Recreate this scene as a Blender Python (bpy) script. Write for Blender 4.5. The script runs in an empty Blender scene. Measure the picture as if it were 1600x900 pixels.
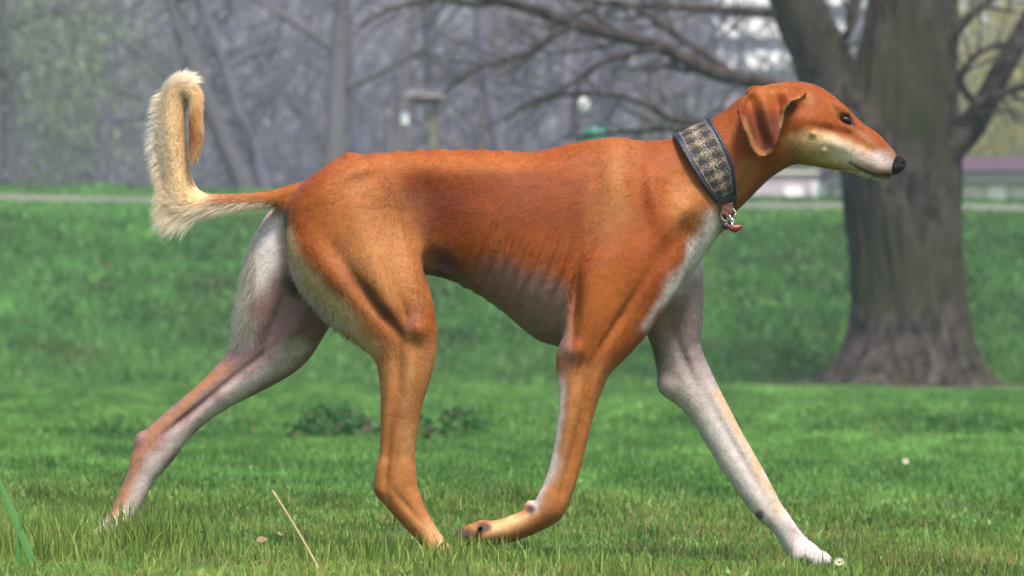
import bpy, math, random
import numpy as np
from mathutils import Vector

# ------------------------------------------------------------------ camera, sky, sun, exposure
SC = bpy.context.scene
COL = SC.collection
F_PX, DIST, CAM_H = 7360.0, 8.0, 0.347           # focal length in photo pixels, metres to the dog, eye height
PITCH = math.atan(101.0 / F_PX)
cam_d = bpy.data.cameras.new("camera")
cam = bpy.data.objects.new("camera", cam_d)
COL.objects.link(cam)
SC.camera = cam
cam.location = (0, -DIST, CAM_H)
cam.rotation_euler = (math.pi / 2 + PITCH, 0, 0)
cam_d.sensor_width = 36.0
cam_d.lens = 36.0 * F_PX / 1600.0
cam_d.clip_start, cam_d.clip_end = 0.5, 3000.0
cam_d.dof.use_dof = True
cam_d.dof.focus_distance = DIST - 0.07
cam_d.dof.aperture_fstop = 10.5

world = bpy.data.worlds.new("World")
SC.world = world
world.use_nodes = True
SUN_EL, SUN_AZ = math.radians(62), math.radians(158)   # azimuth clockwise from +y; 180 = behind the camera
wn = world.node_tree
wn.nodes.clear()
w_out = wn.nodes.new("ShaderNodeOutputWorld")
w_bg = wn.nodes.new("ShaderNodeBackground")
w_sky = wn.nodes.new("ShaderNodeTexSky")
w_sky.sky_type = 'NISHITA'
w_sky.sun_disc = False
w_sky.sun_elevation = SUN_EL
w_sky.sun_rotation = SUN_AZ
w_sky.air_density, w_sky.dust_density, w_sky.ozone_density = 1.0, 3.0, 1.0
w_bg.inputs['Strength'].default_value = 0.052
wn.links.new(w_sky.outputs[0], w_bg.inputs['Color'])
wn.links.new(w_bg.outputs[0], w_out.inputs['Surface'])

sun_d = bpy.data.lights.new("sun", 'SUN')
sun = bpy.data.objects.new("sun", sun_d)
COL.objects.link(sun)
sun_d.energy = 1.5
sun_d.angle = math.radians(14)
sun_d.color = (1.0, 0.93, 0.81)
_sd = Vector((math.sin(SUN_AZ) * math.cos(SUN_EL), math.cos(SUN_AZ) * math.cos(SUN_EL), math.sin(SUN_EL)))
sun.rotation_euler = (-_sd).to_track_quat('-Z', 'Y').to_euler()

SC.view_settings.view_transform = 'Standard'
SC.view_settings.look = 'None'
SC.view_settings.exposure = 2.3
SC.view_settings.gamma = 1.0
SC.view_settings.use_curve_mapping = False
SC.render.engine = 'CYCLES'
SC.cycles.use_denoising = True
SC.cycles_curves.shape = 'RIBBONS'
SC.cycles.max_bounces = 6
SC.cycles.transparent_max_bounces = 8
SC.cycles.volume_bounces = 1

# ------------------------------------------------------------------ helpers
_cp, _sp = math.cos(PITCH), math.sin(PITCH)


def P(u, v, y=0.0):
    """World point at depth plane y that stands at photo position (u, v)."""
    a, b = (u - 800.0) / F_PX, (450.0 - v) / F_PX
    dy, dz = _cp - b * _sp, _sp + b * _cp
    t = (y + DIST) / dy
    return np.array((a * t, y, CAM_H + dz * t))


def mesh_object(name, verts, faces, mat=None, parent=None, smooth=True):
    me = bpy.data.meshes.new(name)
    verts = np.asarray(verts, dtype=np.float32)
    if isinstance(faces, np.ndarray):
        nf, k = faces.shape
        me.vertices.add(len(verts))
        me.vertices.foreach_set('co', verts.ravel())
        me.loops.add(nf * k)
        me.loops.foreach_set('vertex_index', faces.astype(np.int32).ravel())
        me.polygons.add(nf)
        me.polygons.foreach_set('loop_start', np.arange(0, nf * k, k, dtype=np.int32))
        me.polygons.foreach_set('loop_total', np.full(nf, k, dtype=np.int32))
        me.update(calc_edges=True)
    else:
        me.from_pydata([tuple(map(float, v)) for v in verts], [], faces)
        me.update()
    if smooth:
        me.polygons.foreach_set('use_smooth', np.ones(len(me.polygons), dtype=bool))
    o = bpy.data.objects.new(name, me)
    COL.objects.link(o)
    if mat:
        me.materials.append(mat)
    if parent:
        o.parent = parent
        o.matrix_parent_inverse = Vector((0, 0, 0)) and o.matrix_parent_inverse
        o.location = -Vector(parent.location) if parent.parent is None else (0, 0, 0)
    return o


def colour_attr(o, name, cols):
    a = o.data.attributes.new(name, 'FLOAT_COLOR', 'POINT')
    c = np.ones((len(cols), 4), dtype=np.float32)
    c[:, :3] = cols
    a.data.foreach_set('color', c.ravel())


def empty(name, loc, label, cat, group=None):
    o = bpy.data.objects.new(name, None)
    COL.objects.link(o)
    o.location = loc
    o.empty_display_size = 0.1
    tag(o, label, cat, group)
    return o


def tag(o, label, cat, group=None):
    o['label'], o['category'] = label, cat
    if group:
        o['group'] = group
    return o


def new_mat(name):
    m = bpy.data.materials.new(name)
    m.use_nodes = True
    nt = m.node_tree
    nt.nodes.clear()
    out = nt.nodes.new('ShaderNodeOutputMaterial')
    return m, nt, out


def node(nt, typ, **kw):
    n = nt.nodes.new(typ)
    for k, v in kw.items():
        if k in n.inputs:
            n.inputs[k].default_value = v
        else:
            setattr(n, k, v)
    return n


def simple_mat(name, col, rough=0.6, metal=0.0, noise=0.0, scale=30.0, bump=0.0, spec=0.5):
    m, nt, out = new_mat(name)
    b = node(nt, 'ShaderNodeBsdfPrincipled', Roughness=rough, Metallic=metal)
    b.inputs['Specular IOR Level'].default_value = spec
    b.inputs['Base Color'].default_value = (*col, 1)
    nt.links.new(b.outputs[0], out.inputs['Surface'])
    if noise or bump:
        tc = node(nt, 'ShaderNodeTexCoord')
        nz = node(nt, 'ShaderNodeTexNoise', Scale=scale, Detail=6.0)
        nt.links.new(tc.outputs['Object'], nz.inputs['Vector'])
        mr = node(nt, 'ShaderNodeMapRange')
        mr.inputs['To Min'].default_value = 1 - noise
        mr.inputs['To Max'].default_value = 1 + noise
        nt.links.new(nz.outputs['Fac'], mr.inputs['Value'])
        mx = node(nt, 'ShaderNodeMix', data_type='RGBA', blend_type='MULTIPLY')
        mx.inputs[0].default_value = 1.0
        mx.inputs[6].default_value = (*col, 1)
        nt.links.new(mr.outputs[0], mx.inputs[7])
        nt.links.new(mx.outputs[2], b.inputs['Base Color'])
        if bump:
            bp = node(nt, 'ShaderNodeBump', Strength=bump, Distance=0.02)
            nt.links.new(nz.outputs['Fac'], bp.inputs['Height'])
            nt.links.new(bp.outputs[0], b.inputs['Normal'])
    return m


def sstep(a, b, x):
    t = np.clip((x - a) / (b - a), 0, 1)
    return t * t * (3 - 2 * t)


def value_noise(x, y, seed=0):
    """smooth 2-D value noise in [-1, 1]"""
    xi, yi = np.floor(x).astype(np.int64), np.floor(y).astype(np.int64)
    xf, yf = x - xi, y - yi
    xf, yf = xf * xf * (3 - 2 * xf), yf * yf * (3 - 2 * yf)

    def h(a, b):
        n = (a * 374761393 + b * 668265263 + seed * 1442695041) & 0x7fffffff
        n = ((n ^ (n >> 13)) * 1274126177) & 0x7fffffff
        return ((n ^ (n >> 16)) & 0xffff) / 32767.5 - 1.0
    return (h(xi, yi) * (1 - xf) + h(xi + 1, yi) * xf) * (1 - yf) + (h(xi, yi + 1) * (1 - xf) + h(xi + 1, yi + 1) * xf) * yf


def tubes(paths, sides=6, twist=None):
    """paths: list of (points (n,3), radii (n,)); every path has the same n -> verts, quads"""
    pts = np.array([p[0] for p in paths], dtype=np.float64)
    rad = np.array([p[1] for p in paths], dtype=np.float64)
    m, n, _ = pts.shape
    tan = np.gradient(pts, axis=1)
    tan /= np.linalg.norm(tan, axis=2, keepdims=True) + 1e-12
    ref = np.where(np.abs(tan[:, :1, 2:3]) < 0.8, np.array((0, 0, 1.0)), np.array((1.0, 0, 0)))
    ref = np.broadcast_to(ref, tan.shape)
    e1 = np.cross(tan, ref)
    e1 /= np.linalg.norm(e1, axis=2, keepdims=True) + 1e-12
    e2 = np.cross(tan, e1)
    a = np.linspace(0, 2 * np.pi, sides, endpoint=False)
    ring = e1[:, :, None, :] * np.cos(a)[None, None, :, None] + e2[:, :, None, :] * np.sin(a)[None, None, :, None]
    v = (pts[:, :, None, :] + ring * rad[:, :, None, None]).reshape(-1, 3)
    i = np.arange(m)[:, None, None] * n * sides + np.arange(n - 1)[None, :, None] * sides
    j = np.arange(sides)[None, None, :]
    j2 = (j + 1) % sides
    q = np.stack((i + j, i + j2, i + sides + j2, i + sides + j), axis=-1).reshape(-1, 4)
    return v, q


def catmull(pts, per=8):
    pts = np.asarray(pts, dtype=np.float64)
    p = np.vstack((2 * pts[0] - pts[1], pts, 2 * pts[-1] - pts[-2]))
    out = []
    for i in range(1, len(p) - 2):
        t = np.linspace(0, 1, per, endpoint=False)[:, None]
        a, b, c, d = p[i - 1], p[i], p[i + 1], p[i + 2]
        out.append(0.5 * (2 * b + (c - a) * t + (2 * a - 5 * b + 4 * c - d) * t ** 2 + (3 * b - a - 3 * c + d) * t ** 3))
    out.append(pts[-1:])
    return np.vstack(out)

# ------------------------------------------------------------------ ground: lawn, embankment, plateau
BANK_FOOT, BANK_TOP, BANK_H = 36.0, 54.0, 2.42


def ground_z(x, y):
    x, y = np.asarray(x, dtype=float), np.asarray(y, dtype=float)
    z = -.037 * np.clip(x, -3, 3) * np.exp(-(y / 7) ** 2) - .0145 * np.clip(x, -25, 25) * sstep(10, 50, y)
    z = z + .012 * value_noise(x / 1.7, y / 2.6, 21) * sstep(1.5, 8, np.abs(y)) + .05 * value_noise(x / 6, y / 7, 22) * sstep(14, 30, y)
    t0 = (y - BANK_FOOT) / (BANK_TOP - BANK_FOOT)
    t = np.clip(t0, 0, 1)
    z = z + BANK_H * (np.minimum(.5 * (t0 + np.sqrt(t0 * t0 + .004)), 1.0) * sstep(-1.2, -.5, t0) + .05 * np.sin(np.pi * t) * (1 - t))
    return z + .05 * value_noise(x / 1.3, y / 1.3, 23) * sstep(0, .1, t) * sstep(1, .85, t)


def ramp_mat(name, cols, scales, rough=.9, bump=.3, dist=.05):
    """cols: list of (pos, colour); two octaves of noise choose between them"""
    m, nt, out = new_mat(name)
    tc = node(nt, 'ShaderNodeTexCoord')
    n1 = node(nt, 'ShaderNodeTexNoise', Scale=scales[0], Detail=8.0, Roughness=.62)
    n2 = node(nt, 'ShaderNodeTexNoise', Scale=scales[1], Detail=6.0, Roughness=.6)
    mm = node(nt, 'ShaderNodeMix', data_type='FLOAT')
    mm.inputs[0].default_value = .5
    rp = node(nt, 'ShaderNodeValToRGB')
    while len(rp.color_ramp.elements) < len(cols):
        rp.color_ramp.elements.new(.5)
    for e, (p, c) in zip(rp.color_ramp.elements, cols):
        e.position, e.color = p, (*c, 1)
    pb = node(nt, 'ShaderNodeBsdfPrincipled', Roughness=rough)
    pb.inputs['Specular IOR Level'].default_value = .2
    bp = node(nt, 'ShaderNodeBump', Strength=bump, Distance=dist)
    L = nt.links.new
    L(tc.outputs['Object'], n1.inputs['Vector']); L(tc.outputs['Object'], n2.inputs['Vector'])
    L(n1.outputs['Fac'], mm.inputs[2]); L(n2.outputs['Fac'], mm.inputs[3]); L(mm.outputs[0], rp.inputs[0])
    L(rp.outputs[0], pb.inputs['Base Color']); L(n2.outputs['Fac'], bp.inputs['Height']); L(bp.outputs[0], pb.inputs['Normal'])
    L(pb.outputs[0], out.inputs['Surface'])
    return m


m_soil = ramp_mat('turf_soil', [(.30, (.045, .060, .018)), (.5, (.050, .120, .026)), (.7, (.070, .15, .035))], (.6, 14))
ys = np.concatenate((np.linspace(-14, 2, 65), np.linspace(2.4, 36, 85), np.linspace(36.2, 55, 95), np.linspace(56, 90, 18), np.geomspace(95, 400, 18)))
xs = np.concatenate((-np.geomspace(8, 400, 22)[::-1], np.linspace(-7.8, 7.8, 79), np.geomspace(8, 400, 22)))
XX, YY = np.meshgrid(xs, ys)
gv = np.column_stack((XX.ravel(), YY.ravel(), ground_z(XX, YY).ravel()))
nxg = len(xs)
ii, jj = np.meshgrid(np.arange(len(ys) - 1), np.arange(nxg - 1), indexing='ij')
base = (ii * nxg + jj).ravel()
g = mesh_object('ground', gv, np.column_stack((base, base + 1, base + nxg + 1, base + nxg)), m_soil)
g['kind'] = 'structure'

# path along the crest
m_path = ramp_mat('path_gravel', [(.3, (.09, .09, .08)), (.7, (.15, .145, .13))], (1.0, 30))
px_ = np.linspace(-60, 60, 121)
pr = []
for k, dy in enumerate((0.0, .12, .42, .55)):
    yy = BANK_TOP - 1.4 + dy + .25 * np.sin(px_ / 7)
    pr.append(np.column_stack((px_, yy, ground_z(px_, yy) + (.02 if k in (1, 2) else -.03))))
pv = np.vstack(pr)
pf = np.array([(k * 121 + i, k * 121 + i + 1, (k + 1) * 121 + i + 1, (k + 1) * 121 + i) for k in range(3) for i in range(120)])
po = mesh_object('path', pv, pf, m_path)
po['kind'] = 'structure'

# ------------------------------------------------------------------ grass
m_grass, nt, out = new_mat('grass_blades')
at = node(nt, 'ShaderNodeAttribute', attribute_name='tint')
pb = node(nt, 'ShaderNodeBsdfPrincipled', Roughness=.5)
pb.inputs['Specular IOR Level'].default_value = .3
tr = node(nt, 'ShaderNodeBsdfTranslucent')
ms = node(nt, 'ShaderNodeMixShader')
ms.inputs[0].default_value = .45
L = nt.links.new
L(at.outputs['Color'], pb.inputs['Base Color']); L(at.outputs['Color'], tr.inputs['Color'])
L(pb.outputs[0], ms.inputs[1]); L(tr.outputs[0], ms.inputs[2]); L(ms.outputs[0], out.inputs['Surface'])


def blades(x, y, ln, wd, tint, rng, lean=.55, up=None):
    n = len(x)
    z = ground_z(x, y)
    az = rng.uniform(0, 2 * np.pi, n)
    le = np.abs(rng.normal(0, lean, n))
    dx, dy = np.cos(az), np.sin(az)
    face = rng.uniform(0, 2 * np.pi, n)
    wx, wy = np.cos(face) * wd / 2, np.sin(face) * wd / 2
    v = np.empty((n, 5, 3), dtype=np.float32)
    for k, (h, o) in enumerate(((0, 0), (0, 0), (.55, .35), (.55, .35), (1, 1))):
        hh = ln * h * np.cos(le * (.5 + .5 * h))
        oo = ln * np.sin(le) * o
        s = (1, -1, .8, -.8, 0)[k]
        v[:, k, 0] = x + dx * oo + wx * s
        v[:, k, 1] = y + dy * oo + wy * s
        v[:, k, 2] = z + hh - .004
    b = np.arange(n)[:, None] * 5
    f = np.concatenate((b + np.array((0, 1, 3)), b + np.array((0, 3, 2)), b + np.array((2, 3, 4))))
    c = np.repeat(tint[:, None, :], 5, axis=1)
    return v.reshape(-1, 3), f, c.reshape(-1, 3)


def grass_zone(d0, d1, n, l0, l1, w0, w1, pal, straw, margin, rng, seed, lean=.6, power=1.0, tuft=False):
    d = d0 + (d1 - d0) * rng.uniform(0, 1, n) ** power
    half = d * 800 / F_PX + margin
    x = rng.uniform(-1, 1, n) * half
    y = d - DIST
    cl = .5 * value_noise(x / (.02 * d), y / (.05 * d), seed) + .5 * value_noise(x / (.006 * d), y / (.016 * d), seed + 1)
    ln = rng.uniform(l0, l1, n) * (1 + .55 * cl)
    wd = rng.uniform(w0, w1, n)
    t = np.clip(.5 + .5 * cl + rng.normal(0, .22, n), 0, 1)[:, None]
    mixd = sstep(8.2, 12.5, d + 1.6 * value_noise(x / .5, y / .9, seed + 11) + rng.normal(0, .5, n))[:, None] if d0 < 19 else 1.0
    p0, p1 = (G_DARK * (1 - mixd) + pal[0] * mixd, G_LIGHT * (1 - mixd) + pal[1] * mixd) if d0 < 19 else pal
    c = p1 * t + p0 * (1 - t)
    big = value_noise(x / (.10 * d), y / (.2 * d), seed + 2)[:, None]
    c = c * (1 + .28 * big)
    if not tuft:
        tf_ = .6 * value_noise(x / (.014 * d), y / (.045 * d), seed + 5) + .4 * value_noise(x / (.005 * d), y / (.016 * d), seed + 6)
        ln = ln * (1 + .55 * tf_)
        c = c * (1 - .40 * tf_)[:, None] * np.where(tf_ < -.25, 1.05, 1.0)[:, None]
    if tuft:
        tf_ = .6 * value_noise(x / .55, y / 1.5, seed + 5) + .4 * value_noise(x / .22, y / .6, seed + 6)
        ln = ln * (1 + .6 * tf_)
        c = c * (1 + .75 * tf_)[:, None]
        br_ = sstep(.35, .75, value_noise(x / .8, y / 1.1, seed + 7) * .7 + value_noise(x / .25, y / .3, seed + 8) * .35)[:, None]
        c = c * (1 - .55 * br_) + np.array((.10, .085, .045)) * .55 * br_
        fo_ = sstep(48, 43, d + 1.5 * value_noise(x / .7, y * 0 + 3, seed + 9))[:, None]
        c = c * (1 - fo_) + (B_DARK * .4 + B_LIGHT * .6) * rng.uniform(.6, 1.2, (n, 1)) * fo_
    if tuft:
        ok = (y < 52.55 + .25 * np.sin(x / 7)) | (y > 53.2 + .25 * np.sin(x / 7))
        ln = ln * np.where(ok, np.where(y > 53, .5, sstep(52.6, 50.0, y) * .7 + .3), .05)
    st = rng.uniform(0, 1, n) < straw * np.clip(.8 + 2.2 * value_noise(x / .22, y / .45, seed + 3), .15, 4)
    c[st] = np.array((.34, .25, .10)) * rng.uniform(.6, 1.2, (st.sum(), 1))
    ln[st] *= .8
    ln = ln * (.06 + .94 * sstep(1.0, 1.9, np.hypot((x - 3.6) * .72, y - 34.6) + .25 * value_noise(x * 2.5, y * 2.5, 91)))
    return blades(x, y, ln, wd, np.clip(c, 0, 1), rng, lean)


rng = np.random.default_rng(5)
G_DARK, G_LIGHT = np.array((.070, .125, .024)), np.array((.275, .360, .078))
B_DARK, B_LIGHT = np.array((.044, .126, .026)), np.array((.172, .345, .080))
S_DARK, S_LIGHT = np.array((.018, .064, .016)), np.array((.105, .255, .060))
zones = [
    grass_zone(6.0, 11.2, 220000, .012, .030, .0020, .0036, (B_DARK, B_LIGHT), .20, .9, rng, 31, 1.05),
    grass_zone(10.0, 20, 170000, .018, .038, .0045, .0080, (B_DARK, B_LIGHT), .025, 1.0, rng, 41, .8),
    grass_zone(19.5, 44.5, 140000, .030, .060, .011, .020, (B_DARK * 1.05, B_LIGHT * 1.05), .008, 1.2, rng, 51, .8),
]
bank = grass_zone(42, 63.2, 130000, .07, .14, .018, .032, (S_DARK, S_LIGHT), .012, 1.6, rng, 61, .85, 1.0, True)
ra_ = rng.uniform(0, 2 * np.pi, 900)
rr_ = rng.uniform(.75, 1.5, 900)
ta_ = .5 + .5 * value_noise(ra_ * 3, rr_ * 0, 97)
zones.append(blades(3.6 + 1.25 * rr_ * np.cos(ra_), 34.8 + rr_ * np.sin(ra_), rng.uniform(.04, .13, 900) * ta_, rng.uniform(.010, .018, 900), (B_DARK * .5 + B_LIGHT * .5) * rng.uniform(.4, 1.1, (900, 1)), rng, .5))
# a taller tuft by the trailing hind foot and a few others
tx, ty, tl_ = [], [], []
for (u, d, n, h, sp) in ((225, 7.75, 420, .085, .055), (60, 7.3, 240, .09, .06), (560, 7.5, 260, .06, .07), (740, 7.72, 300, .055, .05), (900, 7.4, 200, .06, .09), (300, 7.5, 160, .06, .08), (1330, 7.6, 200, .05, .12)):
    cx = (u - 800) / F_PX * d
    tx.append(cx + rng.normal(0, sp, n)); ty.append(d - DIST + rng.normal(0, sp, n)); tl_.append(rng.uniform(.5, 1.15, n) * h)
tx, ty, tl_ = map(np.concatenate, (tx, ty, tl_))
tt = rng.uniform(0, 1, (len(tx), 1))
zones.append(blades(tx, ty, tl_, rng.uniform(.002, .0042, len(tx)), G_DARK * tt + G_LIGHT * (1 - tt), rng, .38))


nl = 9000
ld_ = rng.uniform(6.2, 11, nl)
lx_ = rng.uniform(-1, 1, nl) * (ld_ * 800 / F_PX + .8)
cm = value_noise(lx_ / .25, ld_ / .4, 95) > -.1
lx_, ld_ = lx_[cm], ld_[cm]
zones.append(blades(lx_, ld_ - DIST, rng.uniform(.016, .030, len(lx_)), rng.uniform(.006, .011, len(lx_)), np.array((.12, .25, .05)) * rng.uniform(.5, 1.5, (len(lx_), 1)), rng, 1.1))


def merge(parts):
    vs, fs, cs, k = [], [], [], 0
    for v, f, c in parts:
        vs.append(v); fs.append(f + k); cs.append(c); k += len(v)
    return np.vstack(vs), np.vstack(fs), np.vstack(cs)


for nm, prt, lab in (('lawn_grass', zones, 'short bright green lawn grass under and around the trotting dog'), ('bank_grass', [bank], 'darker rough grass covering the sloping bank behind the lawn')):
    v, f, c = merge(prt)
    o = mesh_object(nm, v, f, m_grass, smooth=False)
    colour_attr(o, 'tint', c)
    o['kind'] = 'stuff'
    tag(o, lab, 'grass')
# ------------------------------------------------------------------ trees
def bark_mat(name, c0, c1, c2, scale=6.0):
    m, nt, out = new_mat(name)
    tc = node(nt, 'ShaderNodeTexCoord')
    mp = node(nt, 'ShaderNodeMapping')
    mp.inputs['Scale'].default_value = (scale, scale, scale * .42)
    n1 = node(nt, 'ShaderNodeTexNoise', Scale=1.9, Detail=9.0, Roughness=.74, Distortion=.6)
    n2 = node(nt, 'ShaderNodeTexNoise', Scale=.7, Detail=4.0)
    rp = node(nt, 'ShaderNodeValToRGB')
    rp.color_ramp.elements[0].position, rp.color_ramp.elements[0].color = .40, (*c0, 1)
    rp.color_ramp.elements[1].position, rp.color_ramp.elements[1].color = .62, (*c1, 1)
    r2 = node(nt, 'ShaderNodeValToRGB')
    r2.color_ramp.elements[0].position, r2.color_ramp.elements[0].color = .48, (0, 0, 0, 1)
    r2.color_ramp.elements[1].position, r2.color_ramp.elements[1].color = .62, (1, 1, 1, 1)
    mx = node(nt, 'ShaderNodeMix', data_type='RGBA')
    mx.inputs[7].default_value = (*c2, 1)
    pb = node(nt, 'ShaderNodeBsdfPrincipled', Roughness=.9)
    pb.inputs['Specular IOR Level'].default_value = .15
    bp = node(nt, 'ShaderNodeBump', Strength=1.0, Distance=.06)
    L = nt.links.new
    L(tc.outputs['Object'], mp.inputs['Vector']); L(mp.outputs[0], n1.inputs['Vector']); L(tc.outputs['Object'], n2.inputs['Vector'])
    L(n1.outputs['Fac'], rp.inputs[0]); L(n2.outputs['Fac'], r2.inputs[0]); L(r2.outputs[0], mx.inputs[0]); L(rp.outputs[0], mx.inputs[6])
    L(mx.outputs[2], pb.inputs['Base Color']); L(n1.outputs['Fac'], bp.inputs['Height']); L(bp.outputs[0], pb.inputs['Normal']); L(pb.outputs[0], out.inputs['Surface'])
    return m


m_bark = bark_mat('bark_big', (.006, .005, .004), (.100, .080, .070), (.034, .037, .015), 4.5)
m_twig = simple_mat('bark_twig', (.026, .020, .020), .9, noise=.4, scale=3)
m_far = [simple_mat('bark_far_%d' % i, c, .9, noise=.35, scale=1.2) for i, c in enumerate(((.100, .092, .120), (.072, .068, .100), (.078, .073, .084), (.080, .062, .066)))]  # far bark; blue-violet tones put part of the distance haze into the colour


def resample(p, r, n):
    p, r = np.asarray(p, float), np.asarray(r, float)
    s = np.concatenate(([0], np.cumsum(np.linalg.norm(np.diff(p, axis=0), axis=1))))
    t = np.linspace(0, s[-1], n)
    return np.column_stack([np.interp(t, s, p[:, i]) for i in range(3)]), np.interp(t, s, r)


def grow(rng, start, direc, length, r0, depth, out, spread=.75, kids=(4, 6), droop=0.0, wig=.14, n=6, shrink=.55, first=.25, tiprad=.25):
    """out[depth] collects paths; children leave along the path"""
    p, d = np.array(start, float), np.array(direc, float) / np.linalg.norm(direc)
    pts = [p.copy()]
    for i in range(n - 1):
        d = d + rng.normal(0, wig, 3) + np.array((0, 0, -droop))
        d /= np.linalg.norm(d)
        p = p + d * length / (n - 1)
        pts.append(p.copy())
    pts = np.array(pts)
    rad = r0 * np.linspace(1, tiprad, n)
    out.setdefault(depth, []).append((pts, rad))
    if depth <= 0:
        return
    for _ in range(rng.integers(kids[0], kids[1] + 1)):
        f = rng.uniform(first, 1.0) * (n - 1)
        i = min(int(f), n - 2)
        q = pts[i] + (pts[i + 1] - pts[i]) * (f - i)
        t = pts[i + 1] - pts[i]
        t /= np.linalg.norm(t)
        s = rng.normal(0, 1, 3)
        s -= (s @ t) * t
        s /= np.linalg.norm(s)
        a = rng.uniform(.4, 1.0) * spread
        grow(rng, q, t * math.cos(a) + s * math.sin(a) + np.array((0, 0, .10)), length * shrink * rng.uniform(.7, 1.2), r0 * (1 - .7 * f / (n - 1)) * .55, depth - 1, out, spread, kids, droop, wig * 1.15, n, shrink, .2)


def build_tree(name, label, cat, group, base, trunk, crown, mat_t, mat_c, sides=(10, 4)):
    t = empty(name, tuple(base), label, cat, group)
    v, q = tubes(trunk, sides[0])
    mesh_object('trunk', v, q, mat_t, t)
    if crown:
        v, q = tubes(crown, sides[1])
        mesh_object('crown', v, q, mat_c, t)
    return t


# --- the big tree at the foot of the bank
TD = 43.0
TY = TD - DIST
tree_base = P(1415, 610, TY)
tree_base[2] = float(ground_z(tree_base[0], TY)) - .05
big = empty('bare_tree', tuple(tree_base), 'huge grey trunked bare tree with flared roots standing at the foot of the bank', 'tree')
prof = np.array([(655, 1205, 1628), (636, 1226, 1610), (622, 1244, 1592), (608, 1263, 1574), (588, 1286, 1554), (560, 1308, 1535), (520, 1326, 1520), (470, 1334, 1510), (400, 1336, 1503), (330, 1332, 1500),
                 (260, 1326, 1500), (190, 1322, 1500), (120, 1334, 1497), (60, 1346, 1494), (0, 1354, 1490), (-120, 1366, 1484), (-320, 1376, 1470), (-560, 1388, 1452)], float)
vv_ = np.concatenate((np.linspace(655, 480, 50), np.linspace(475, 0, 60), np.linspace(-12, -560, 24)))
lef, rig = np.interp(-vv_, -prof[:, 0], prof[:, 1]), np.interp(-vv_, -prof[:, 0], prof[:, 2])
NS = 128
th = np.linspace(0, 2 * np.pi, NS, endpoint=False)
tv = []
rngt = np.random.default_rng(9)
roots = [(math.pi * 1.02, .9), (math.pi * .02, .9), (math.pi * 1.32, .75), (math.pi * 1.62, .8), (math.pi * 1.82, .5), (math.pi * .5, .8), (math.pi * .8, .6), (math.pi * 1.17, .5)]
for v_, l_, r_ in zip(vv_, lef, rig):
    c = P((l_ + r_) / 2, v_, TY)
    r = (r_ - l_) / 2 * TD / F_PX
    flare = max(0.0, (v_ - 500) / 120.0)
    prof_r = np.zeros(NS)
    for a, w in roots:
        dd = np.angle(np.exp(1j * (th - a)))
        prof_r += w * np.exp(-(dd / .26) ** 2)
    core = .80 * r if flare > 0 else r
    rr = r * (1 - .20 * min(flare, 1)) + r * .24 * min(flare, 1.2) * prof_r
    z = c[2]
    lump = .055 * value_noise(th * 2.2 + 40, np.full(NS, z * 1.1), 71) * r / .5
    ridge = .042 * value_noise(th * 9 + .8 * z, np.full(NS, z * 1.5), 72) + .018 * value_noise(th * 26, np.full(NS, z * 4.0), 73)
    # make the noise close up at the seam
    wq = sstep(0, .5, th) * sstep(2 * np.pi, 2 * np.pi - .5, th)
    rr = rr + (lump + ridge) * wq
    tv.append(np.column_stack((c[0] + rr * np.cos(th), TY + .95 * rr * np.sin(th), np.full(NS, z))))
tv = np.vstack(tv)
ni = len(vv_)
tf = np.array([(i * NS + j, i * NS + (j + 1) % NS, (i + 1) * NS + (j + 1) % NS, (i + 1) * NS + j) for i in range(ni - 1) for j in range(NS)])
mesh_object('trunk', tv, tf, m_bark, big)


def px_path(rows, n):
    """rows (u, v, dy, r_px) -> world path at the big tree"""
    rows = np.array(rows, float)
    c = catmull(rows, 6)
    p = np.array([P(u, v, TY + dy) for u, v, dy, _ in c])
    return resample(p, c[:, 3] * TD / F_PX, n)


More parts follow.
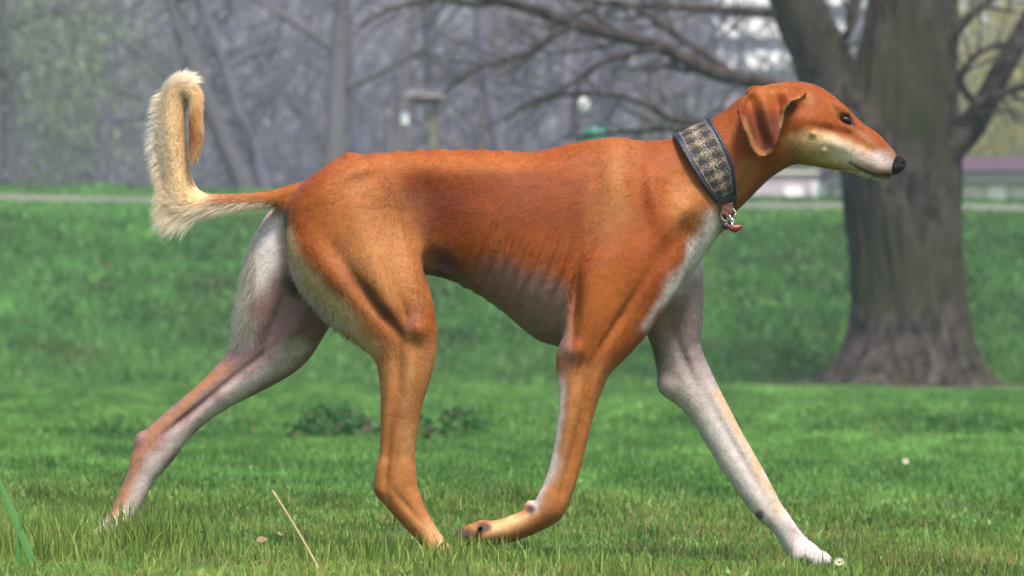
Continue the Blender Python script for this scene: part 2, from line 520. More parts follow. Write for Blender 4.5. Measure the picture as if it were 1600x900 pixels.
LIMBS = [
    [(1385, 260, -.1, 52), (1322, 185, -.15, 50), (1292, 110, -.2, 46), (1262, 45, -.25, 43), (1236, -20, -.3, 40), (1190, -140, -.4, 34), (1120, -300, -.5, 26), (1080, -480, -.6, 16)],
    [(1455, 255, -.1, 34), (1505, 212, -.2, 24), (1535, 170, -.25, 19), (1562, 115, -.3, 18), (1598, 52, -.3, 17), (1640, -20, -.3, 15), (1700, -130, -.3, 10)],
]
BRANCH = [
    [(1330, 190, -.5, 15), (1270, 160, -.9, 14), (1200, 132, -1.1, 13), (1130, 118, -1.2, 12), (1085, 100, -1.2, 12), (1040, 76, -1.2, 11), (985, 60, -1.2, 10.5), (905, 40, -1.2, 10), (850, 20, -1.2, 9), (790, 2, -1.2, 8), (700, -18, -1.2, 6), (600, -10, -1.2, 4)],
    [(1250, 20, -.4, 8), (1215, 22, -.4, 7), (1150, 17, -.5, 6.5), (1060, 11, -.6, 6), (985, 9, -.7, 5), (930, 2, -.8, 4), (860, -10, -.9, 3)],
    [(1150, 122, -1.2, 7), (1090, 76, -1.0, 6), (1035, 40, -.9, 5.5), (990, 10, -.8, 5), (950, 4, -.8, 4), (905, 22, -.8, 3), (860, 45, -.8, 2)],
    [(905, 40, -1.2, 6), (868, 52, -1.3, 5), (836, 78, -1.3, 4.5), (812, 98, -1.4, 4), (792, 118, -1.4, 2.5)],
    [(840, 75, -1.3, 4), (800, 92, -1.3, 3.5), (755, 104, -1.3, 3), (715, 128, -1.3, 2.5), (690, 146, -1.3, 1.5)],
    [(1040, 76, -1.2, 6), (1000, 80, -1.3, 5), (945, 96, -1.3, 4.5), (905, 122, -1.3, 4), (868, 146, -1.3, 3.5), (820, 162, -1.3, 2.5), (790, 190, -1.3, 1.5)],
    [(1200, 170, -1.0, 6), (1120, 190, -1.1, 5.5), (1060, 190, -1.2, 5), (1020, 168, -1.2, 4.5), (970, 150, -1.2, 4), (915, 146, -1.2, 3.5), (862, 152, -1.2, 3), (815, 172, -1.2, 2)],
    [(1190, 210, -.9, 5), (1110, 206, -1.0, 4.5), (1040, 202, -1.0, 4), (960, 208, -1.0, 3), (880, 215, -1.0, 2)],
    [(1490, 210, -.2, 10), (1530, 160, -.4, 8), (1570, 146, -.4, 7), (1610, 130, -.4, 6), (1680, 110, -.4, 4)],
    [(1485, 60, -.2, 9), (1512, 28, -.3, 8), (1545, 0, -.3, 7), (1600, -40, -.3, 5), (1680, -100, -.3, 3)],
    [(1535, 172, -.3, 8), (1500, 130, -.4, 6), (1520, 90, -.5, 5), (1560, 70, -.5, 4), (1600, 78, -.5, 3)],
    [(1290, 105, -.3, 9), (1320, 60, -.4, 7), (1340, 10, -.4, 6), (1345, -60, -.4, 4)],
    [(790, 2, -1.2, 5), (730, 6, -1.2, 4), (680, 0, -1.2, 3.5), (620, 12, -1.2, 3), (560, 40, -1.2, 1.6)],
    [(985, 60, -1.2, 4), (950, 40, -1.2, 3), (905, 4, -1.3, 2.5), (880, -25, -1.3, 2)],
]
for i, rows in enumerate(LIMBS):
    v, q = tubes([px_path(rows, 30)], 24)
    v += (.014 * value_noise(v[:, 0] * 16, v[:, 2] * 7, 75) + .01 * value_noise(v[:, 1] * 24, v[:, 2] * 9, 76))[:, None] * np.array((1, 1, .2))
    mesh_object('limb', v, q, m_bark, big)
tw = {}
rngb = np.random.default_rng(17)
for i, rows in enumerate(BRANCH):
    pth = px_path(rows, 26)
    v, q = tubes([pth], 9)
    v += rngb.normal(0, .003, v.shape)
    mesh_object('branch', v, q, m_bark, big)
    for k in range(5, 26, 2):
        t = pth[0][min(k + 1, 25)] - pth[0][k - 1]
        t /= np.linalg.norm(t)
        s = rngb.normal(0, 1, 3); s[1] *= .6
        s -= (s @ t) * t; s /= np.linalg.norm(s)
        grow(rngb, pth[0][k], t * .75 + s * .75, rngb.uniform(.35, .95), max(pth[1][k] * .42, .006), 2, tw, .7, (2, 4), .0, .16, 6, .6)
crown_paths = sum(tw.values(), [])
# the part of the crown that rises out of the picture
up = {}
top = P(1420, -540, TY)
for a in range(9):
    an = a * 2.4
    grow(rngb, top - np.array((0, 0, rngb.uniform(0, 3.2))), (math.cos(an), math.sin(an), .8), rngb.uniform(2.4, 4.0), .12, 3, up, .7, (3, 4), .0, .12, 6, .58)
v, q = tubes(crown_paths + sum(up.values(), []), 4)
mesh_object('crown', v, q, m_twig, big)

# bare earth round the roots
m_earth = ramp_mat('bare_earth', [(.3, (.030, .022, .015)), (.55, (.075, .056, .038)), (.75, (.10, .08, .05))], (3, 25))
ev, ef = [(tree_base[0], TY - .2, 0)], []
for k in range(48):
    a = 2 * math.pi * k / 48
    rr = (1.15 + .3 * math.sin(3 * a + 1) + .2 * math.sin(7 * a)) * (1 + .35 * abs(math.cos(a)))
    ev.append((tree_base[0] + rr * math.cos(a), TY - .2 + 1.2 * rr * math.sin(a), 0))
ev = np.array(ev)
ev[:, 2] = ground_z(ev[:, 0], ev[:, 1]) + .035
ev[1:, 2] -= .02
eo = mesh_object('bare_earth', ev, [(0, k + 1, (k + 1) % 48 + 1) for k in range(48)], m_earth)
eo['kind'] = 'structure'

# --- the wood behind the bank: single trees that can be told apart
PLAT = BANK_H


def bare_tree(u, dist, lean, r, h, label, mat, seed, kids=(5, 8), lift=0.0, depth=3):
    rg = np.random.default_rng(seed)
    y = dist - DIST
    x = (u - 800) / F_PX * dist
    z = float(ground_z(x, y)) - .1
    tr = {}
    n = 9
    p = np.array((x, y, z))
    d = np.array((lean, rg.normal(0, .05), 1.0))
    pts = [p.copy()]
    for i in range(n - 1):
        d = d / np.linalg.norm(d) + rg.normal(0, .04, 3)
        p = p + d / np.linalg.norm(d) * h / (n - 1)
        pts.append(p.copy())
    pts = np.array(pts)
    rad = r * np.linspace(1.15, .35, n)
    cr = {}
    for _ in range(rg.integers(*kids) + 9):
        f = rg.uniform(.16, 1.0) * (n - 1)
        i = min(int(f), n - 2)
        q = pts[i] + (pts[i + 1] - pts[i]) * (f - i)
        a = rg.uniform(0, 2 * np.pi)
        grow(rg, q, (math.cos(a), math.sin(a) * .7, rg.uniform(.15, 1.1)), rg.uniform(.22, .42) * h * (1.15 - .5 * f / n), rad[i] * .42, depth - 1, cr, .75, (4, 6), .01, .13, 6, .58)
    return build_tree('bare_tree', label, 'tree', 'bare trees of the wood behind the bank', (x, y, z), [(pts, rad)], sum(cr.values(), []), mat, mat, (10, 3))


WOOD = [
    (412, 84, -.42, .16, 11, 'pale bare tree leaning far over above the curled tail', 2), (448, 92, -.30, .13, 11, 'dark bare tree leaning over beside the pale leaning one', 1),
    (514, 80, -.03, .17, 12, 'straight pale grey bare trunk above the hips of the dog', 2), (150, 96, .10, .18, 12, 'bare tree between the green willow and the curled tail', 1),
    (262, 104, .05, .16, 13, 'bare tree directly behind the curled tail', 0), (612, 98, .02, .11, 11, 'slim bare tree just beside the small roofed notice post', 2),
    (736, 102, .06, .16, 13, 'bare tree above the middle of the back of the dog', 3), (806, 90, -.08, .12, 11, 'thin dark bare tree left of the globe lamp', 1),
    (868, 112, .04, .18, 13, 'bare tree standing close behind the globe lamp', 0), (990, 95, .05, .13, 12, 'bare tree above the shoulder of the dog', 3),
    (1060, 108, -.05, .15, 12, 'bare tree above the collar of the dog', 0), (330, 120, .0, .2, 14, 'far bare tree between the tail and the leaning trunks', 0),
    (574, 116, -.1, .17, 13, 'far bare tree between the hips and the notice post', 1), (70, 124, .05, .2, 14, 'far bare tree partly veiled by the green willow', 1),
    (936, 126, .0, .18, 14, 'far bare tree between the globe lamp and the shoulder', 1), (680, 122, .05, .18, 14, 'far bare tree rising behind the small notice post', 3),
]
for i, (u, dist, lean, r, h, lab, mi) in enumerate(WOOD):
    bare_tree(u, dist, lean, r, h, lab, m_far[mi], 100 + i)

# far thicket that reads as one mass
rg = np.random.default_rng(77)
paths = []
for k in range(5200):
    d = rg.uniform(112, 190)
    u = rg.uniform(-260, 1860)
    x, y = (u - 800) / F_PX * d, d - DIST
    z0 = PLAT + rg.uniform(-.2, 6.5)
    ln = rg.uniform(1.2, 4.5)
    dr = np.array((rg.normal(0, .55), rg.normal(0, .3), rg.uniform(.15, 1)))
    dr /= np.linalg.norm(dr)
    mid = rg.normal(0, .12, 3) * ln
    pts = np.array([(x, y, z0) + dr * ln * t + mid * math.sin(t * 3.1) for t in np.linspace(0, 1, 4)])
    paths.append((pts, rg.uniform(.02, .06) * np.array((1, .8, .55, .15))))
v, q = tubes(paths, 3)
o = mesh_object('thicket', v, q, m_far[1])
o['kind'] = 'stuff'
tag(o, 'far grey thicket of bare branches that closes the view behind the bank', 'thicket')

# wooded rise far behind
m_hill = ramp_mat('wooded_hill', [(.3, (.045, .042, .050)), (.5, (.085, .078, .080)), (.72, (.13, .12, .11))], (.09, .6), bump=.8, dist=1.5)
hx = np.linspace(-260, 260, 131)
hy = np.linspace(205, 330, 26)
HX, HY = np.meshgrid(hx, hy)
HZ = PLAT + 25 * sstep(200, 320, HY) * (1 + .16 * value_noise(HX / 22, HY / 30, 81)) * (1 - .55 * sstep(12, 60, HX)) + 1.3 * value_noise(HX / 4, HY / 5, 82) - 2.0
hv = np.column_stack((HX.ravel(), HY.ravel(), HZ.ravel()))
hf_ = np.array([(i * 131 + j, i * 131 + j + 1, (i + 1) * 131 + j + 1, (i + 1) * 131 + j) for i in range(25) for j in range(130)])
o = mesh_object('hill', hv, hf_, m_hill)
o['kind'] = 'structure'

# --- willows with fresh pale leaves
def leaf_mat(name, col):
    m, nt, out = new_mat(name)
    at = node(nt, 'ShaderNodeAttribute', attribute_name='tint')
    pb = node(nt, 'ShaderNodeBsdfDiffuse')
    tr = node(nt, 'ShaderNodeBsdfTranslucent')
    ms = node(nt, 'ShaderNodeMixShader')
    ms.inputs[0].default_value = .4
    nt.links.new(at.outputs['Color'], pb.inputs['Color']); nt.links.new(at.outputs['Color'], tr.inputs['Color'])
    nt.links.new(pb.outputs[0], ms.inputs[1]); nt.links.new(tr.outputs[0], ms.inputs[2]); nt.links.new(ms.outputs[0], out.inputs['Surface'])
    return m


m_leaf = leaf_mat('willow_leaf', None)


def willow(u, dist, spread, h, label, col, seed, n=14000):
    rg = np.random.default_rng(seed)
    y = dist - DIST
    x = (u - 800) / F_PX * dist
    z = float(ground_z(x, y)) - .1
    t = empty('willow_tree', (x, y, z), label, 'tree', 'willows in fresh leaf behind the bank')
    tp = np.array([(x + .05 * i * math.sin(seed), y, z + h * .62 * i / 7) for i in range(8)])
    br = {}
    for k in range(16):
        a = k * 2.4
        grow(rg, tp[rg.integers(3, 8)], (math.cos(a), math.sin(a), .9), spread * rg.uniform(.6, 1.1), .05, 1, br, .6, (3, 5), .08, .1, 6, .7)
    v, q = tubes([(tp, np.linspace(.17, .07, 8))], 10)
    mesh_object('trunk', v, q, m_far[0], t)
    bp_ = sum(br.values(), [])
    v, q = tubes(bp_, 4)
    mesh_object('branches', v, q, m_far[0], t)
    # leaf sprays on hanging strands
    src = np.array([bp_[i][0][j] for i, j in zip(rg.integers(0, len(bp_), n), rg.integers(1, 6, n))])
    c = src + rg.normal(0, .30, (n, 3)) - np.array((0, 0, 1)) * rg.uniform(0, 2.6, (n, 1))
    c[:, 2] = np.maximum(c[:, 2], z + .2)
    a = rg.normal(0, 1, (n, 3)) * (.022, .022, .01)
    b = rg.normal(0, 1, (n, 3)) * (.02, .02, .06)
    v = np.stack((c - b, c + a, c + b, c - a), axis=1).reshape(-1, 3)
    f = np.arange(4 * n).reshape(-1, 4)
    o = mesh_object('crown', v, f, m_leaf, t, smooth=False)
    colour_attr(o, 'tint', np.repeat(np.clip(np.array(col) * rg.uniform(.6, 1.35, (n, 1)), 0, 1), 4, axis=0))
    return t


willow(20, 78, 2.2, 9, 'pale green willow at the far end of the bank beyond the tail', (.24, .27, .20), 301, 9000)
willow(130, 100, 2.2, 8, 'soft grey green willow beside the pale green one', (.20, .22, .18), 302, 6000)
willow(1285, 118, 1.9, 9, 'pale green willow behind the head of the dog', (.24, .30, .16), 303)
willow(1560, 105, 2.8, 9, 'yellow green willow seen past the right limb of the big tree', (.34, .33, .14), 304, 20000)
willow(1660, 98, 2.6, 9, 'yellow willow at the edge of the view beyond the big tree', (.36, .32, .13), 305)
willow(1085, 128, 1.6, 8, 'thin green willow above the collar beside the pale building', (.17, .22, .13), 306, 3500)

# --- pale building far behind
m_white = simple_mat('render_white', (.74, .73, .71), .8, noise=.08, scale=.5)
m_glass = simple_mat('window_glass', (.08, .10, .13), .12)
m_mauve = simple_mat('mauve_paint', (.115, .060, .105), .7, noise=.15, scale=.6)
m_pale = simple_mat('pale_render', (.52, .49, .42), .85, noise=.15, scale=.6)
m_lilac = simple_mat('lilac_board', (.34, .29, .33), .8, noise=.1, scale=.6)


def box_mesh(name, lo, hi, mat, parent, bevel=.0):
    (a, b, c), (d, e, f) = lo, hi
    v = [(a, b, c), (d, b, c), (d, e, c), (a, e, c), (a, b, f), (d, b, f), (d, e, f), (a, e, f)]
    return mesh_object(name, v, [(0, 3, 2, 1), (4, 5, 6, 7), (0, 1, 5, 4), (1, 2, 6, 5), (2, 3, 7, 6), (3, 0, 4, 7)], mat, parent, smooth=False)


BD = 190.0
by = BD - DIST
s_ = BD / F_PX
bx0, bx1 = (1120 - 800) * s_, (1330 - 800) * s_


def zv(v):
    return CAM_H + (551 - v) * s_


bld = empty('apartment_building', ((bx0 + bx1) / 2, by, PLAT), 'far white apartment building with banded storeys between the branches and the big tree', 'building')
box_mesh('wall', (bx0, by, PLAT - .5), (bx1, by + 9, zv(-80)), m_lilac, bld)
for k, v in enumerate((108, 58, 8, -42)):
    box_mesh('balcony_band', (bx0 - .1, by - .5, zv(v)), (bx1 + .1, by - .004, zv(v - 27)), m_white, bld)
    for j in range(5):
        w0 = bx0 + .35 + j * (bx1 - bx0 - .3) / 5
        wdw = box_mesh('window', (w0, by - .06, zv(v + 21)), (w0 + .8, by - .005, zv(v + 3)), m_glass, bld)
        box_mesh('frame', (w0 - .06, by - .09, zv(v + 22.6)), (w0 + .86, by - .062, zv(v + 21)), m_white, wdw)
box_mesh('roof', (bx0 - .3, by - .6, zv(-80) + .004), (bx1 + .3, by + 9.2, zv(-88)), m_lilac, bld)

# --- long low pavilion with a mauve fascia behind the crest
PD = 88.0
s_ = PD / F_PX
py = PD - DIST
pvx0, pvx1 = (1120 - 800) * s_, (1760 - 800) * s_
pav = empty('pavilion', ((pvx0 + pvx1) / 2, py, PLAT), 'long low pale pavilion with a mauve roof edge behind the big tree', 'building')
lefts = (1500 - 800) * s_
box_mesh('wall', (lefts - 2.2, py, PLAT - .6), (pvx1, py + 4, zv(286)), m_pale, pav)
box_mesh('fascia', (lefts - 2.4, py - .5, zv(268)), (pvx1 + .2, py + 4.2, zv(246)), m_mauve, pav)
box_mesh('lintel', (lefts - 2.3, py - .3, zv(285)), (pvx1 + .1, py + 4.1, zv(268) - .004), m_lilac, pav)
for k, (a, b, mt) in enumerate(((1505, 1532, m_pale), (1545, 1570, m_white), (1582, 1606, m_pale), (1620, 1650, m_white), (1665, 1695, m_pale))):
    box_mesh('door', ((a - 800) * s_, py - .05, PLAT - .3), ((b - 800) * s_, py - .004, zv(289)), mt, pav)

# low pale garden wall seen under the chin
wall = empty('garden_wall', ((1180 - 800) * s_, py + 3, PLAT), 'low pale garden wall with white panels seen under the chin of the dog', 'wall')
wx0, wx1 = (1128 - 800) * s_, (1345 - 800) * s_
box_mesh('wall_base', (wx0, py + 3, PLAT - .6), (wx1, py + 3.3, zv(262)), m_lilac, wall)
for a, b, t in ((1150, 1172, 290), (1188, 1206, 300), (1240, 1268, 284), (1284, 1312, 276)):
    box_mesh('panel', ((a - 800) * s_, py + 2.9, PLAT - .5), ((b - 800) * s_, py + 2.996, zv(t)), m_white, wall)
box_mesh('coping', (wx0 - .05, py + 2.93, zv(262) + .003), (wx1 + .05, py + 3.37, zv(257)), m_pale, wall)

# --- small things on the crest
m_wood = simple_mat('post_wood', (.13, .12, .075), .85, noise=.3, scale=8)
m_wood2 = simple_mat('weathered_wood', (.10, .09, .09), .85, noise=.3, scale=8)
nd = 66.0
s_ = nd / F_PX
ny = nd - DIST
nx = (677 - 800) * s_
nz_ = float(ground_z(nx, ny))
post = empty('notice_post', (nx, ny, nz_), 'small weathered wooden post with a flat roof board on the crest of the bank', 'post')
box_mesh('post', (nx - .045, ny - .045, nz_ - .2), (nx + .045, ny + .045, zv(154)), m_wood, post)
box_mesh('brace', (nx - .30, ny - .03, zv(162)), (nx + .10, ny + .03, zv(154)), m_wood2, post)
rv = [(nx - .42, ny - .2, zv(153)), (nx + .18, ny - .2, zv(153)), (nx + .18, ny + .2, zv(153)), (nx - .42, ny + .2, zv(153)), (nx - .36, ny, zv(141)), (nx + .12, ny, zv(141))]
mesh_object('roof_board', rv, [(0, 3, 2, 1), (0, 1, 5, 4), (2, 3, 4, 5), (1, 2, 5), (3, 0, 4)], m_wood2, post, smooth=False)
for u0, vt, lab in ((608, 172, 'slim grey stake on the crest left of the notice post'), (634, 176, 'slim white topped stake on the crest beside the notice post')):
    sx0 = (u0 - 800) * s_
    sz0 = float(ground_z(sx0, ny))
    sk = empty('stake', (sx0, ny, sz0), lab, 'stake', 'stakes on the crest')
    pts = np.array([(sx0 + .01 * math.sin(i), ny, sz0 - .1 + (zv(vt) - sz0 + .1) * i / 5) for i in range(6)])
    v, q = tubes([(pts, np.full(6, .05))], 8)
    mesh_object('shaft', v, q, m_wood2, sk)
    ellipsoid_c = pts[-1]
    v, q = tubes([(np.array([pts[-1] + (0, 0, h) for h in (-.16, -.10, -.02, .03)]), np.array((.056, .06, .06, .02)))], 8)
    mesh_object('cap', v, q, m_white if u0 == 634 else m_wood2, sk)

m_lampw = simple_mat('lamp_globe', (.45, .45, .46), .4)
m_lampp = simple_mat('lamp_post', (.12, .10, .09), .6)
ld = 82.0
s_ = ld / F_PX
ly = ld - DIST
lx = (912 - 800) * s_
lz = float(ground_z(lx, ly))
lamp = empty('globe_lamp', (lx, ly, lz), 'slim park lamp with a white globe above the back of the dog', 'lamp')
pts = np.array([(lx, ly, z) for z in np.linspace(lz - .2, zv(176), 6)])
v, q = tubes([(pts, np.array((.07, .05, .045, .04, .04, .04)))], 10)
mesh_object('post', v, q, m_lampp, lamp)
gl = [(.02, -.04), (.07, -.01), (.105, .05), (.115, .12), (.10, .19), (.06, .245), (.01, .265)]
v, q = tubes([(np.array([(lx, ly, zv(176) + b) for a, b in gl]), np.array([a for a, b in gl]))], 16)
mesh_object('globe', v, q, m_lampw, lamp)
v, q = tubes([(np.array([(lx, ly, zv(176) + b) for b in (-.05, -.02, 0, .015)]), np.array((.03, .06, .075, .05)))], 12)
mesh_object('collar_ring', v, q, m_lampp, lamp)

m_green = simple_mat('green_enamel', (.02, .16, .10), .4)
gd = 64.0
s_ = gd / F_PX
gx_, gy_ = (931 - 800) * s_, gd - DIST
gz_ = float(ground_z(gx_, gy_))
bin_ = empty('litter_bin', (gx_, gy_, gz_), 'green litter bin with a domed lid just above the back of the dog', 'litter bin')
v, q = tubes([(np.array([(gx_, gy_, z) for z in np.linspace(gz_ + .1, zv(207), 5)]), np.array((.15, .16, .17, .175, .175)))], 16)
mesh_object('drum', v, q, m_green, bin_)
v, q = tubes([(np.array([(gx_, gy_, zv(207) + h) for h in (0, .03, .06, .075)]), np.array((.185, .175, .12, .01)))], 16)
mesh_object('lid', v, q, m_green, bin_)
v, q = tubes([(np.array([(gx_, gy_, z) for z in (gz_ - .1, gz_, gz_ + .06, gz_ + .11)]), np.array((.05, .05, .05, .05)))], 10)
mesh_object('foot', v, q, m_lampp, bin_)
# ------------------------------------------------------------------ the dog
H_GRID = 0.0025
PXM = DIST / F_PX                                   # metres for one photo pixel at the dog
gx0, gx1 = P(125, 0)[0], P(1425, 0)[0]
gz0, gz1 = P(0, 905)[2], P(0, 105)[2]
gy0, gy1 = -0.165, 0.165
GX = np.arange(gx0, gx1, H_GRID)
GY = np.arange(gy0, gy1, H_GRID)
GZ = np.arange(gz0, gz1, H_GRID)
FIELD = np.full((len(GX), len(GY), len(GZ)), 0.05, dtype=np.float32)
ZC = P(800, 450)[2]


def UV(x, z):
    """side-view coordinates of a point of the dog (1 unit = one photo pixel at the dog's mid plane)"""
    return 800 + x / PXM, 450 - (z - ZC) / PXM


def sub(lo, hi):
    s = []
    for g, a, b in zip((GX, GY, GZ), lo, hi):
        s.append(slice(max(0, int(np.searchsorted(g, a))), min(len(g), int(np.searchsorted(g, b)) + 1)))
    return tuple(s)


def smin(a, b, k):
    h = np.maximum(k - np.abs(a - b), 0) / k
    return np.minimum(a, b) - h * h * k * 0.25


AXES = []                                           # (name, points, tangents, radii) used for the lie of the coat


def limb(name, st, k=0.02, per=5, carve=False):
    """st: rows (uL, vL, uR, vR, y, s): left and right outline points in the side view, depth centre and half depth (m)."""
    st = np.array(st, dtype=np.float64)
    ctr, rr = [], []
    for uL, vL, uR, vR, y, s in st:
        a, b = P(uL, vL, y), P(uR, vR, y)
        ctr.append((a + b) / 2)
        rr.append((np.linalg.norm(a - b) / 2, s))
    cs = catmull(ctr, per)
    rs = np.maximum(catmull(np.array(rr), per), 0.002)
    tg = np.gradient(cs, axis=0)
    tg /= np.linalg.norm(tg, axis=1, keepdims=True)
    AXES.append((name, cs, tg, rs))
    mg = 0.03
    mr = rs.max(axis=1)[:, None]
    lo, hi = (cs - mr).min(axis=0) - mg, (cs + mr).max(axis=0) + mg
    S = sub(lo, hi)
    D = np.full(FIELD[S].shape, 0.06, dtype=np.float32)
    off = [s.start for s in S]
    for i in range(len(cs) - 1):
        a, b = cs[i], cs[i + 1]
        ra, rb = rs[i], rs[i + 1]
        m = max(ra.max(), rb.max()) + mg
        s = tuple(slice(max(c.start, o.start), min(c.stop, o.stop)) for c, o in zip(sub(np.minimum(a, b) - m, np.maximum(a, b) + m), S))
        x, y, z = GX[s[0]][:, None], GY[s[1]], GZ[s[2]][None, :]
        dx, dz = b[0] - a[0], b[2] - a[2]
        L2 = dx * dx + dz * dz + 1e-12
        t = np.clip(((x - a[0]) * dx + (z - a[2]) * dz) / L2, 0, 1)
        pe = np.hypot(x - a[0] - t * dx, z - a[2] - t * dz)
        r = ra[0] + t * (rb[0] - ra[0])
        sd = ra[1] + t * (rb[1] - ra[1])
        yc = a[1] + t * (b[1] - a[1])
        pe, r, sd, yc = (q[:, None, :] for q in (pe, r, sd, yc))
        q = y[None, :, None] - yc
        k0 = np.sqrt((pe / r) ** 2 + (q / sd) ** 2)
        k1 = np.sqrt((pe / r ** 2) ** 2 + (q / sd ** 2) ** 2) + 1e-9
        d = (k0 * (k0 - 1) / k1).astype(np.float32)
        loc = tuple(slice(c.start - o, c.stop - o) for c, o in zip(s, off))
        D[loc] = np.minimum(D[loc], d)
    if carve:
        FIELD[S] = -smin(-FIELD[S], D, k)
    else:
        FIELD[S] = smin(FIELD[S], D, k)


def trunk_loft(st, k=0.02):
    st = np.array(st, dtype=np.float64)
    u = st[:, 0]
    us = (GX / PXM) + 800
    from_ = (us > u[0]) & (us < u[-1])

    def ip(c):                                       # monotone-ish smooth interpolation
        d = catmull(np.column_stack((u, c)), 10)
        return np.interp(us, d[:, 0], d[:, 1])
    T, B, s = ip(st[:, 1]), ip(st[:, 2]), np.maximum(ip(st[:, 3]), 0.004)
    zt, zb = ZC + (450 - T) * PXM, ZC + (450 - B) * PXM
    zm, h = (zt + zb) / 2, np.maximum((zt - zb) / 2, 0.004)
    q = (GZ[None, :] - zm[:, None])[:, None, :]
    w = GY[None, :, None]
    hh, ss = h[:, None, None], s[:, None, None]
    k0 = np.sqrt((q / hh) ** 2 + (w / ss) ** 2)
    k1 = np.sqrt((q / hh ** 2) ** 2 + (w / ss ** 2) ** 2) + 1e-9
    d = np.minimum(k0 * (k0 - 1) / k1, 0.06)
    d[~from_] = 0.06
    FIELD[:] = smin(FIELD, d.astype(np.float32), k)


def ball(u, v, y, ru, rv, ry, k=0.01, carve=False, ang=0.0):
    c = P(u, v, y)
    r = np.array((ru * PXM, ry, rv * PXM))
    m = r.max() + 0.03
    s = sub(c - m, c + m)
    X, Y, Z = np.meshgrid(GX[s[0]] - c[0], GY[s[1]] - c[1], GZ[s[2]] - c[2], indexing='ij')
    ca, sa = math.cos(ang), math.sin(ang)
    X, Z = X * ca - Z * sa, X * sa + Z * ca
    k0 = np.sqrt((X / r[0]) ** 2 + (Y / r[1]) ** 2 + (Z / r[2]) ** 2)
    k1 = np.sqrt((X / r[0] ** 2) ** 2 + (Y / r[1] ** 2) ** 2 + (Z / r[2] ** 2) ** 2) + 1e-9
    d = (k0 * (k0 - 1) / k1).astype(np.float32)
    FIELD[s] = -smin(-FIELD[s], d, k) if carve else smin(FIELD[s], d, k)


def poly_dist(poly, U, V):
    poly = np.asarray(poly, dtype=np.float64)
    best = np.full(U.shape, 1e9)
    inside = np.zeros(U.shape, dtype=bool)
    for a, b in zip(poly, np.roll(poly, -1, axis=0)):
        e = b - a
        t = np.clip(((U - a[0]) * e[0] + (V - a[1]) * e[1]) / (e @ e), 0, 1)
        best = np.minimum(best, (U - a[0] - t * e[0]) ** 2 + (V - a[1] - t * e[1]) ** 2)
        c = ((a[1] <= V) & (b[1] > V)) | ((b[1] <= V) & (a[1] > V))
        with np.errstate(divide='ignore', invalid='ignore'):
            inside ^= c & (U < a[0] + (V - a[1]) * e[0] / (e[1] if e[1] else 1e-9))
    return np.sqrt(best) * np.where(inside, -1, 1)


# --- trunk: chest, loin, croup (u, top, bottom, half width)
trunk_loft([
    (436, 322, 340, .008), (448, 303, 372, .03), (470, 288, 412, .05), (500, 267, 432, .064), (520, 252, 436, .068),
    (545, 242.5, 437, .070), (575, 243, 434, .067), (610, 239.5, 430, .064), (650, 236, 427, .064), (700, 234.5, 437, .071),
    (740, 234.5, 455, .080), (780, 236, 482, .089), (830, 237.5, 524, .097), (860, 232, 538, .099), (900, 222.5, 544, .098),
    (950, 215.5, 541, .092), (985, 218, 526, .087), (1015, 226, 500, .080), (1050, 242, 462, .068), (1085, 275, 418, .050),
    (1108, 312, 380, .028), (1118, 338, 356, .008)], k=0.01)

# --- neck and head
limb('neck', [
    (990, 250, 1040, 420, 0, .060), (1030, 222, 1085, 392, 0, .060), (1062, 215, 1112, 357, 0, .058), (1105, 192.5, 1148, 321, 0, .053),
    (1140, 171, 1180, 292, 0, .049), (1168, 150, 1208, 268, 0, .048)], k=0.03)
limb('head', [
    (1185, 146, 1218, 260, 0, .050), (1210, 131, 1238, 255, 0, .055), (1243, 129, 1258, 256, 0, .0555), (1274, 146, 1279, 259.5, 0, .051),
    (1300, 166, 1300, 264, 0, .043), (1325, 185, 1322, 268, 0, .0345), (1352, 200, 1343, 272.5, 0, .029), (1369, 214, 1356, 276, 0, .0260),
    (1382, 227, 1370, 281, 0, .0230)], k=0.02)
for sgn in (-1, 1):                                  # cheek, brow, muzzle, ear root on both sides
    ball(1262, 212, sgn * .033, 30, 32, .024, k=.018)
    ball(1313, 171, sgn * .0285, 18, 9, .0135, k=.010, ang=.62)
    ball(1345, 246, sgn * .015, 40, 15, .013, k=.012, ang=.5)
    ball(1321, 188, sgn * .0425, 11, 7.5, .0090, k=.005, carve=True, ang=.45)
    ball(1318, 199, sgn * .030, 14, 6, .009, k=.008, ang=.35)
    ball(1232, 152, sgn * .045, 22, 16, .014, k=.015)
    ball(1188, 152, sgn * .046, 24, 17, .016, k=.014, ang=.4)
ball(1360, 275, 0, 20, 4.5, .013, k=.008, ang=.2)   # chin
for i, (a, b) in enumerate(zip([(1326, 254), (1338, 261.5), (1350, 267), (1362, 272.5), (1375, 275)], [(1338, 261.5), (1350, 267), (1362, 272.5), (1375, 275), (1388, 273)])):
    for t in (0, .33, .67):
        u, v = a[0] + (b[0] - a[0]) * t, a[1] + (b[1] - a[1]) * t
        w = np.interp(u, [1326, 1350, 1375, 1390], [.0335, .028, .0225, .019])
        for sgn in (-1, 1):
            ball(u, v, sgn * w, 4.4, 1.8, .0065, k=.003, carve=True, ang=.45)

